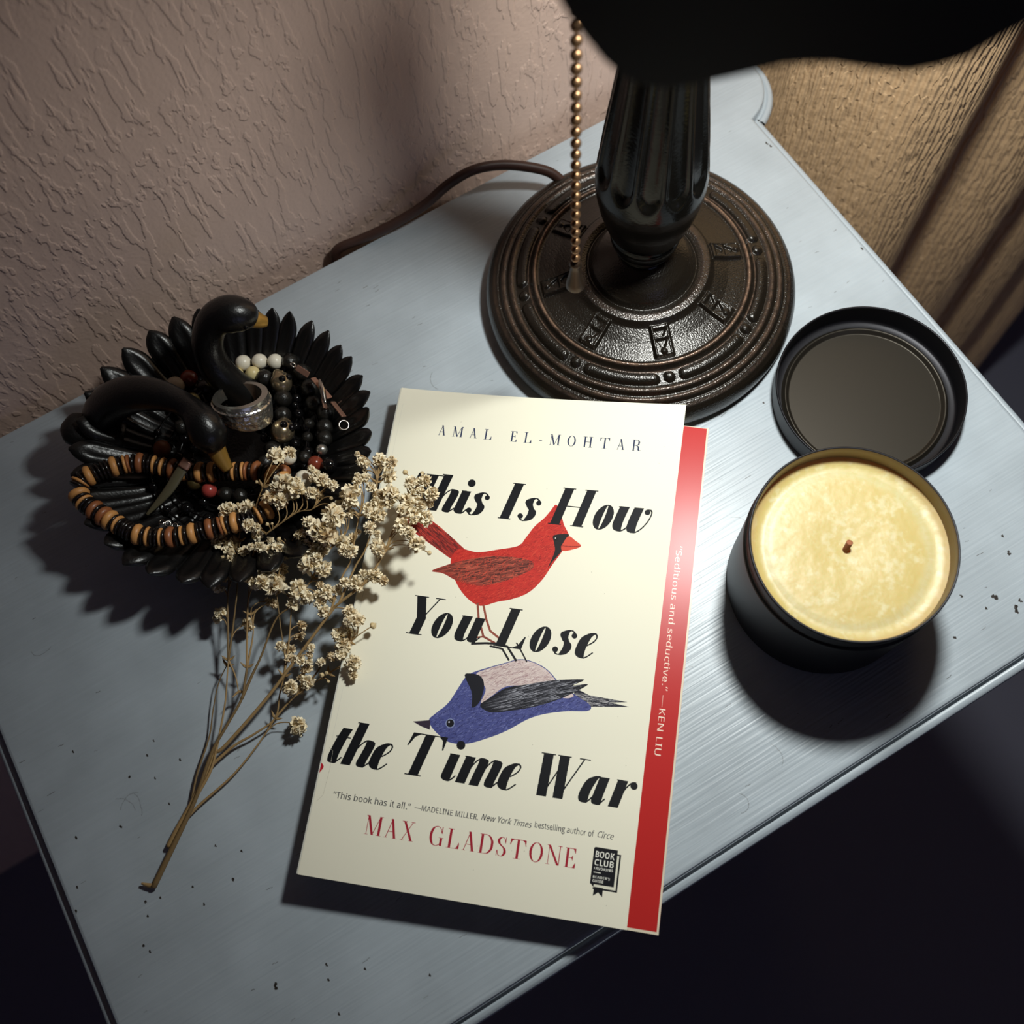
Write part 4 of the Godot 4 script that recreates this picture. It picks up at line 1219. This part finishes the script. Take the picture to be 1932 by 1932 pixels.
		part("disc_bead", thick if big else thin, M.tan_wood if kind == "tan" else M.brown_wood if kind == "brown" else M.black_wood, t, look(at, dir.normalized() + tilt))
		s += len
		c += 1
	# horn pendant
	t = thing("horn_pendant", "long curved grey-green horn pendant on a small chain inside the wooden bracelet", "pendant", DISH)
	part("horn", tube(minus("-330.7,35,81.4;-336.4,33,83.8;-343.6,30.5,86.6;-355.8,27,89.4"), [0.0024, 0.0025, 0.0022, 0.0007], 14, 20, 0.6), M.horn, t)
	part("cap", tube(minus("-328.8,35.6,80.6;-332.4,34.5,82.2"), [0.0026, 0.0027], 14, 4, 0.65), M.copper, t)
	for q in minus("-352.0,25,95.0;-350.2,24.6,97.0;-348.0,24.2,99.2;-346.4,24,101.0"): part("chain_link", torus(0.0012, 0.0003, 16, 6), M.silver, t, look(q, Vector3(rng.randf() - 0.5, 0.8, rng.randf() - 0.5)))
	# ring over the upright neck
	t = thing("signet_ring", "heavy engraved silver ring slipped over the upright swan neck", "ring", DISH)
	var ns := FastNoiseLite.new()
	ns.noise_type = FastNoiseLite.TYPE_CELLULAR
	ns.frequency = 560.0
	var band := grid(240, 160, func(u, v):
		var th: float = u * TAU
		var front := 0.5 + 0.5 * sin(th + 0.35)    # widest towards the viewer's right
		var hgt := lerpf(0.0055, 0.0128, front)
		var ri := 0.0098
		var ro := lerpf(0.0112, 0.0126, front)
		var k: float = v * 4.0
		var q: Vector2
		if k < 1.0: q = Vector2(lerpf(ri, ro, k), 0.0)
		elif k < 2.0:
			var y: float = k - 1.0
			q = Vector2(ro + 0.0007 * sin(y * PI), -hgt * y)
			var edge := sst(0.10, 0.16, y) * (1.0 - sst(0.86, 0.92, y))
			q.x += (0.0010 * ns.get_noise_3d(cos(th) * 0.0115, q.y, sin(th) * 0.0115) + 0.0004) * edge
			if absf(y - 0.3) < 0.05: q.x += 0.0005
		elif k < 3.0: q = Vector2(lerpf(ro, ri, k - 2.0), -hgt)
		else: q = Vector2(ri, -hgt * (4.0 - k))
		return Vector3(cos(th) * q.x, q.y, sin(th) * q.x), true)
	part("band", band, M.old_silver, t, look(Vector3(-0.2962, 0.0405, 0.0672) - DISH, Vector3(0.28, 0.84, -0.46)))
	# flat metal bars with a clasp
	t = thing("bar_bracelet", "copper-toned flat bar bracelet with a lobster clasp leaning on the right rim of the dish", "bracelet", DISH, "metal jewellery in the dish")
	for q in [["-268.4,30,62.2", "-265.6,30.5,69.0"], ["-264.6,30.2,71.0", "-262.6,29.8,84.0"], ["-262.4,29.4,86.0", "-261.4,29.6,95.4"], ["-265.0,26.5,80.0", "-266.6,26.2,85.6"]]:
		var a: Vector3 = minus(q[0])[0]; var b: Vector3 = minus(q[1])[0]
		part("bar", rbox(Vector3(0.0028, (b - a).length(), 0.0008), 0.0003), M.copper, t, look((a + b) / 2.0, b - a))
	part("clasp", tube(minus("-262.4,33,75.0;-263.6,33.4,80.0;-265.6,33,87.0"), [0.0006, 0.0014, 0.0007], 12, 12), M.silver, t)
	part("jump_ring", torus(0.0021, 0.00042, 28, 8), M.silver, t, look(minus("-263.4,29.4,98.8")[0], Vector3(0.2, 1.0, 0.3)))
	part("jump_ring", torus(0.0012, 0.0004, 20, 8), M.silver, t, look(minus("-269.2,30.4,60.6")[0], Vector3(0.6, 0.7, 0.0)))

# ------------------------------------------------------------------ dried flowers
var nodes := []      # points along the stems: [point, direction]
var heads := []
const TIP := Vector3(-0.410, 0, 0.216)

func blossom(sd: int, petals: int, brown: float) -> ArrayMesh:
	# a crumpled double flower, one unit in radius
	var r := RandomNumberGenerator.new()
	r.seed = sd
	var p := PackedVector3Array(); var cs := PackedColorArray(); var ix := PackedInt32Array()
	for k in petals:
		var y := 1.0 - 1.55 * (k + 0.5) / petals
		var a := k * 2.39996 + r.randf_range(-0.3, 0.3)
		var d := Vector3(cos(a) * sqrt(maxf(0.0, 1.0 - y * y)), y, sin(a) * sqrt(maxf(0.0, 1.0 - y * y))).normalized()
		var s := d.cross(Vector3(0.2, 0.9, 0.4)).normalized().rotated(d, r.randf() * TAU)
		var bend := s.cross(d)
		var len := r.randf_range(0.78, 1.12)
		var tone := r.randf()
		var o := p.size()
		for j in 4:
			var t := j / 3.0
			var w: float = [0.09, 0.22, 0.29, 0.13][j] * r.randf_range(0.85, 1.2)
			var c := d * (0.22 + t * 0.78) * len + bend * (0.28 * t * t * r.randf_range(-0.4, 1.2))
			for i in 3:
				p.append(c + s * (i - 1) * w + d * (0.10 * (1 if i == 1 else -1) * t) * r.randf_range(-0.6, 1.2))
				var light := Color(1.0, 0.91, 0.69).lerp(Color(0.74, 0.55, 0.30), tone * 0.45 + brown)
				cs.append(Color(0.46, 0.28, 0.11).lerp(light, sst(0.0, 0.6, t)))
		for j in 3:
			for i in 2:
				var q := o + j * 3 + i
				ix.append_array([q, q + 1, q + 3, q + 1, q + 4, q + 3])
	return finish(p, PackedVector2Array(), cs, ix)

func closed_bud() -> ArrayMesh:
	return grid(14, 10, func(u, v):
		var r: float = pick([0.05, 0.55, 0.85, 0.8, 0.45, 0.12], v) * (1.0 + 0.10 * cos(u * TAU * 5.0))
		return Vector3(cos(u * TAU) * r, lerpf(-0.9, 1.0, v), sin(u * TAU) * r), true, Vector3.ZERO, func(u, v, _p):
			return Color(0.50, 0.36, 0.17).lerp(Color(0.78, 0.62, 0.36), v * 0.7 + 0.25 * cos(u * TAU * 5.0)))

func _stem(t: Node3D, s: String, r: float) -> void:
	var p := []
	for q in pts_of(s): p.append(q - TIP)
	var n := p.size() * 5
	part("stem", tube(p, [r * 0.0010, r * 0.0007, r * 0.0005, r * 0.00042], 8, n), M.stem if rng.randf() < 0.7 else M.stem_dark, t)
	for i in range(1, n + 1):
		nodes.append([pick(p, float(i) / n), (pick(p, float(i) / n) - pick(p, float(i - 1) / n)).normalized()])
	# a dry leaf pair at the last joint
	for k in [-1.0, 1.0]:
		var e: Vector3 = p[-1]
		var d: Vector3 = (p[-1] - p[-2]).normalized()
		var sd: Vector3 = d.cross(Vector3.UP).normalized() * k
		part("leaf", tube([e, e + sd * 0.0014 + d * 0.0006, e + sd * 0.0030 + d * 0.0018 + Vector3(0, 0.0006, 0)], [0.0006, 0.00055, 0.0001], 6, 6, 0.4), M.stem, t)

func _head(_t: Node3D, x: float, y: float, z: float, r: float, kind: int) -> void:
	heads.append([Vector3(x, y, z) * 0.001 - TIP, r * 0.001, kind])

func flowers() -> void:
	var t := thing("dried_flower_bunch", "bunch of dried cream baby's breath on brown stems lying between dish and book", "dried flowers", TIP)
	_stem(t,"-422.7,2.0,225.4;-407.7,4.0,214.8;-399.4,5.0,208.9;-391.4,6.0,202.8;-381.7,8.0,194.0;-375.5,9.0,189.1;-367.1,10.0,184.2;-357.6,11.0,178.3;-353.3,12.0,173.1;-349.5,13.0,168.0",1.25)
	_stem(t,"-411.3,2.0,214.5;-404.5,3.0,209.9;-395.2,4.0,204.1;-382.4,6.0,195.4;-377.7,7.0,191.3;-372.7,8.0,191.4;-348.3,12.0,183.9;-330.5,16.0,177.1;-307.7,22.0,168.6;-302.5,24.0,167.6;-288.0,28.0,166.6;-278.6,30.0,162.0;-274.3,31.0,159.6",1.25)
	_stem(t,"-391.4,6.0,202.8;-381.9,7.0,196.8;-373.8,8.0,187.5;-365.2,9.0,176.2;-360.5,10.0,168.8;-355.4,11.0,160.3",0.75)
	_stem(t,"-355.4,11.0,160.3;-347.7,14.0,145.6;-341.5,17.0,135.2;-331.6,22.0,127.7;-326.4,26.0,121.3",0.55)
	_stem(t,"-355.4,11.0,160.3;-346.7,14.0,148.9;-337.1,18.0,135.8;-329.6,23.0,123.7;-323.9,28.0,118.0",0.55)
	_stem(t,"-349.5,13.0,168.0;-343.4,15.0,156.6;-335.7,19.0,144.3;-328.6,23.0,135.5;-319.3,28.0,123.7;-316.1,31.0,117.0",0.55)
	_stem(t,"-349.5,13.0,168.0;-340.5,15.0,156.7;-337.6,17.0,149.6",0.55)
	_stem(t,"-357.6,11.0,178.3;-349.5,12.0,172.0;-342.1,14.0,167.2;-329.1,18.0,157.6;-318.9,21.0,156.6;-307.0,24.0,151.9",0.75)
	_stem(t,"-355.4,11.0,160.3;-356.1,9.0,167.3;-357.6,10.0,174.5",0.55)
	_stem(t,"-382.9,4.0,194.8;-370.5,4.0,192.2;-360.4,5.0,192.5;-349.8,6.0,191.4;-343.2,9.0,184.3;-337.7,12.0,179.2",0.75)
	_stem(t,"-404.5,3.0,209.9;-393.4,3.0,206.3;-375.8,3.0,202.5;-360.1,4.0,196.4;-349.8,6.0,191.4",0.75)
	_stem(t,"-349.8,6.0,191.4;-340.0,8.0,188.6;-333.3,10.0,188.4;-321.0,12.0,188.0",0.55)
	_stem(t,"-337.7,12.0,179.2;-333.7,13.0,172.6;-329.4,16.0,161.6;-323.7,20.0,148.4",0.55)
	_stem(t,"-337.7,12.0,179.2;-329.0,15.0,168.0;-322.7,18.0,159.0;-318.9,20.0,154.1",0.55)
	_stem(t,"-307.7,22.0,168.6;-296.4,25.0,158.7;-289.8,27.0,154.8;-281.3,30.0,145.2;-277.1,32.0,140.9",0.55)
	_stem(t,"-274.3,31.0,159.6;-268.3,33.0,154.8;-261.6,34.0,149.4;-254.4,34.0,145.5",0.55)
	_stem(t,"-302.5,24.0,167.6;-289.4,27.0,158.3;-281.7,30.0,154.6;-272.8,33.0,146.2;-263.7,36.0,133.5",0.55)
	_stem(t,"-307.0,24.0,151.9;-298.8,26.0,146.7;-289.7,28.0,144.8",0.55)
	_stem(t,"-316.7,31.0,116.7;-314.9,32.0,126.6;-313.0,33.0,127.6;-299.1,35.0,127.1;-292.5,36.0,129.6;-287.4,37.0,124.9",0.55)
	_stem(t,"-316.1,31.0,117.0;-310.1,36.0,113.1;-305.8,39.0,110.9",0.55)
	_stem(t,"-323.7,20.0,148.4;-315.5,24.0,138.4;-309.3,26.0,134.7",0.55)
	_stem(t,"-333.3,10.0,188.4;-324.2,13.0,185.0;-318.0,15.0,182.7;-306.4,20.0,183.1",0.55)
	_stem(t,"-396.3,3.0,204.6;-388.7,3.0,194.3;-377.9,3.0,183.0;-371.6,4.0,174.0;-364.4,6.0,165.6;-357.3,9.0,161.3",0.55)
	_head(t,-295.0,41.9,102.8,3.1,0)
	_head(t,-297.7,39.8,114.4,3.5,0)
	_head(t,-293.2,39.8,116.8,1.9,0)
	_head(t,-301.5,39.1,113.7,1.9,0)
	_head(t,-284.3,37.5,116.9,1.6,0)
	_head(t,-283.5,38.4,121.7,2.6,0)
	_head(t,-280.4,41.5,127.2,1.8,0)
	_head(t,-289.7,39.8,124.6,2.1,0)
	_head(t,-292.4,40.5,123.2,1.4,1)
	_head(t,-302.1,36.3,119.4,2.9,0)
	_head(t,-306.2,38.0,117.2,1.5,1)
	_head(t,-324.4,30.0,108.1,3.0,0)
	_head(t,-317.1,30.8,112.6,3.1,0)
	_head(t,-318.8,36.0,110.7,1.0,1)
	_head(t,-307.3,39.0,107.6,1.0,1)
	_head(t,-283.6,41.2,131.9,1.0,1)
	_head(t,-319.0,34.1,121.0,2.3,0)
	_head(t,-312.0,35.9,125.6,1.1,1)
	_head(t,-310.2,36.0,126.4,0.8,1)
	_head(t,-296.5,36.5,134.3,2.2,0)
	_head(t,-295.1,38.1,140.1,3.5,0)
	_head(t,-286.5,39.6,139.0,4.1,0)
	_head(t,-287.8,40.0,139.6,2.5,0)
	_head(t,-290.8,25.5,138.9,2.0,2)
	_head(t,-302.4,30.2,135.2,2.3,0)
	_head(t,-331.1,22.1,120.8,3.3,0)
	_head(t,-333.8,24.0,125.6,1.6,0)
	_head(t,-326.8,25.1,126.3,2.0,0)
	_head(t,-319.8,30.0,130.4,1.9,0)
	_head(t,-317.2,24.6,132.0,2.6,0)
	_head(t,-313.5,27.6,133.8,2.3,0)
	_head(t,-313.7,23.2,136.0,2.3,0)
	_head(t,-311.2,30.0,131.4,1.3,1)
	_head(t,-302.2,30.3,141.4,2.9,0)
	_head(t,-297.8,27.5,144.3,2.6,0)
	_head(t,-308.1,20.4,135.7,1.7,2)
	_head(t,-305.3,28.2,147.1,3.5,0)
	_head(t,-301.1,28.3,152.5,2.9,0)
	_head(t,-321.7,28.2,140.5,3.2,0)
	_head(t,-316.5,21.1,140.4,2.0,2)
	_head(t,-322.6,21.4,145.6,3.9,0)
	_head(t,-341.2,18.6,123.9,2.3,2)
	_head(t,-336.0,24.8,123.7,1.1,1)
	_head(t,-340.2,12.7,127.4,2.0,2)
	_head(t,-345.1,17.1,131.5,1.7,0)
	_head(t,-328.9,23.9,141.3,2.3,0)
	_head(t,-314.4,23.4,152.4,2.9,0)
	_head(t,-289.8,26.7,146.1,3.2,0)
	_head(t,-304.1,24.3,159.9,1.9,0)
	_head(t,-318.2,29.4,124.4,2.0,0)
	_head(t,-265.0,38.3,122.7,1.8,0)
	_head(t,-263.8,39.0,125.3,1.5,0)
	_head(t,-258.1,38.8,126.7,2.6,0)
	_head(t,-256.0,38.2,129.0,1.2,0)
	_head(t,-276.1,37.4,133.6,3.9,0)
	_head(t,-278.1,32.6,134.8,1.8,0)
	_head(t,-270.5,38.3,129.9,1.8,0)
	_head(t,-266.5,36.3,129.5,1.8,0)
	_head(t,-267.1,38.1,135.0,1.8,0)
	_head(t,-258.1,36.9,133.6,2.7,0)
	_head(t,-251.5,36.5,136.0,1.5,1)
	_head(t,-251.7,37.2,141.9,2.4,0)
	_head(t,-245.5,36.5,140.1,1.1,1)
	_head(t,-246.1,37.2,143.9,2.1,0)
	_head(t,-246.9,38.9,151.4,2.4,0)
	_head(t,-261.5,36.4,141.2,3.0,0)
	_head(t,-263.9,34.1,142.8,2.4,0)
	_head(t,-268.2,34.0,141.2,2.4,0)
	_head(t,-273.2,35.7,143.7,2.1,0)
	_head(t,-270.2,34.8,145.9,2.7,0)
	_head(t,-284.2,33.5,136.3,2.7,0)
	_head(t,-288.2,31.7,134.6,1.8,2)
	_head(t,-280.1,31.9,138.2,1.8,0)
	_head(t,-256.8,35.0,147.2,2.7,0)
	_head(t,-257.0,33.8,153.3,2.4,0)
	_head(t,-254.3,38.4,159.2,2.6,0)
	_head(t,-260.8,36.8,150.0,1.8,0)
	_head(t,-264.2,36.9,156.4,2.7,0)
	_head(t,-264.5,35.9,158.4,2.1,0)
	_head(t,-262.9,38.9,167.5,2.9,0)
	_head(t,-260.1,36.0,172.5,1.3,1)
	_head(t,-277.1,31.6,156.3,2.4,0)
	_head(t,-277.5,34.7,160.2,2.1,0)
	_head(t,-275.9,35.9,149.5,2.1,0)
	_head(t,-289.1,28.4,146.1,2.7,0)
	_head(t,-287.5,30.8,152.5,2.4,0)
	_head(t,-284.2,26.1,146.0,1.8,2)
	_head(t,-290.6,25.1,139.4,1.8,2)
	_head(t,-284.0,28.6,166.2,2.4,0)
	_head(t,-291.5,28.1,164.3,1.8,0)
	_head(t,-250.1,35.4,146.3,1.5,0)
	_head(t,-252.7,33.8,149.2,1.8,0)
	_head(t,-252.7,35.5,152.3,1.8,0)
	_head(t,-315.2,23.8,154.8,2.9,0)
	_head(t,-305.4,25.5,161.8,2.3,0)
	_head(t,-292.7,27.3,165.8,2.5,0)
	_head(t,-301.0,23.6,162.3,2.0,0)
	_head(t,-284.9,27.7,166.4,2.3,0)
	_head(t,-312.4,24.6,158.9,1.8,0)
	_head(t,-309.5,23.4,163.1,2.0,0)
	_head(t,-309.6,22.1,166.9,2.3,0)
	_head(t,-300.6,24.1,173.5,2.5,0)
	_head(t,-298.9,25.5,178.6,2.3,0)
	_head(t,-302.4,26.4,177.3,1.9,0)
	_head(t,-294.9,22.2,183.0,1.9,1)
	_head(t,-308.9,20.0,178.4,2.5,0)
	_head(t,-305.4,20.0,179.2,1.6,0)
	_head(t,-309.8,20.0,183.4,2.7,0)
	_head(t,-312.7,20.0,185.8,1.9,0)
	_head(t,-309.2,21.2,192.3,2.5,0)
	_head(t,-322.4,15.4,175.5,1.6,0)
	_head(t,-332.7,16.5,168.5,1.8,0)
	_head(t,-330.7,9.2,169.8,1.8,2)
	_head(t,-332.2,13.6,174.6,2.0,2)
	_head(t,-328.8,15.1,177.6,2.0,0)
	_head(t,-328.6,9.1,179.9,2.4,2)
	_head(t,-321.0,17.8,183.8,1.5,0)
	_head(t,-330.5,11.0,186.6,2.5,0)
	_head(t,-337.8,12.3,185.2,2.7,0)
	_head(t,-343.1,6.0,199.4,3.1,0)
	_head(t,-348.9,14.3,141.4,2.2,0)
	_head(t,-344.8,18.4,131.9,1.6,0)
	_head(t,-342.3,8.3,149.6,2.4,2)
	_head(t,-321.3,13.9,164.5,1.8,2)
	_head(t,-325.0,9.5,166.7,1.8,2)
	_head(t,-323.4,16.1,188.4,1.4,1)
	_head(t,-321.5,14.4,188.2,1.0,1)
	_head(t,-322.6,13.4,191.5,1.0,1)
	_head(t,-327.8,13.4,149.3,1.8,2)
	part("stem_stub", tube(minus_tip("-422.4,1.8,225.2;-424.4,1.7,223.8;-426.6,2.0,221.6"), [0.0010, 0.0009, 0.0004], 8, 6), M.stem, t)
	for i in heads.size():    # the heads stand in tight clusters
		var q: Array = heads[i]
		if q[2] == 1 or rng.randf() > 0.62: continue
		var o: Vector3 = Vector3(rng.randf_range(-1, 1), rng.randf_range(-0.5, 0.4), rng.randf_range(-1, 1)).normalized() * q[1] * 2.0
		if q[0].y + o.y < 0.004: o.y = 0.0
		heads.append([q[0] + o, q[1] * rng.randf_range(0.55, 0.85), 2 if rng.randf() < 0.2 else q[2]])
	var kinds := []
	for i in 5: kinds.append(blossom(100 + i, 76, 0.0))
	var dull := blossom(120, 60, 0.35)
	var bud := closed_bud()
	for q in heads:
		var p: Vector3 = q[0]
		var best := 1e9
		var from: Array = nodes[0]
		for n in nodes:
			var v: Vector3 = p - n[0]
			var l := v.length()
			if l < 0.004: l = 0.03
			var cost: float = l * (1.0 + 1.3 * (1.0 - v.normalized().dot(p.normalized()))) + 0.35 * absf(l - 0.016)
			if cost < best:
				best = cost
				from = n
		var a: Vector3 = from[0]
		var l := a.distance_to(p)
		var ctl: Vector3 = a + from[1] * l * 0.55 + Vector3(rng.randf_range(-1, 1), rng.randf_range(0, 0.6), rng.randf_range(-1, 1)) * l * 0.12
		part("flower_stalk", tube([a, a.lerp(ctl, 0.6).lerp(p, 0.1), ctl.lerp(p, 0.55), p], [0.00030, 0.00024, 0.00024], 6, 9), M.stem, t)
		var d := (p - ctl).normalized()
		d = (d + Vector3(rng.randf_range(-0.4, 0.4), 0.75, rng.randf_range(-0.4, 0.4))).normalized()
		var b := look(p, d)
		b.basis = b.basis.rotated(d, rng.randf() * TAU).scaled(Vector3.ONE * q[1] * (1.32 if q[2] != 1 else 0.9))
		part("bud" if q[2] == 1 else "flower_head", bud if q[2] == 1 else dull if q[2] == 2 else kinds[rng.randi() % 5], M.petal, t, b)

func minus_tip(s: String) -> Array:
	var o := []
	for q in pts_of(s): o.append(q - TIP)
	return o
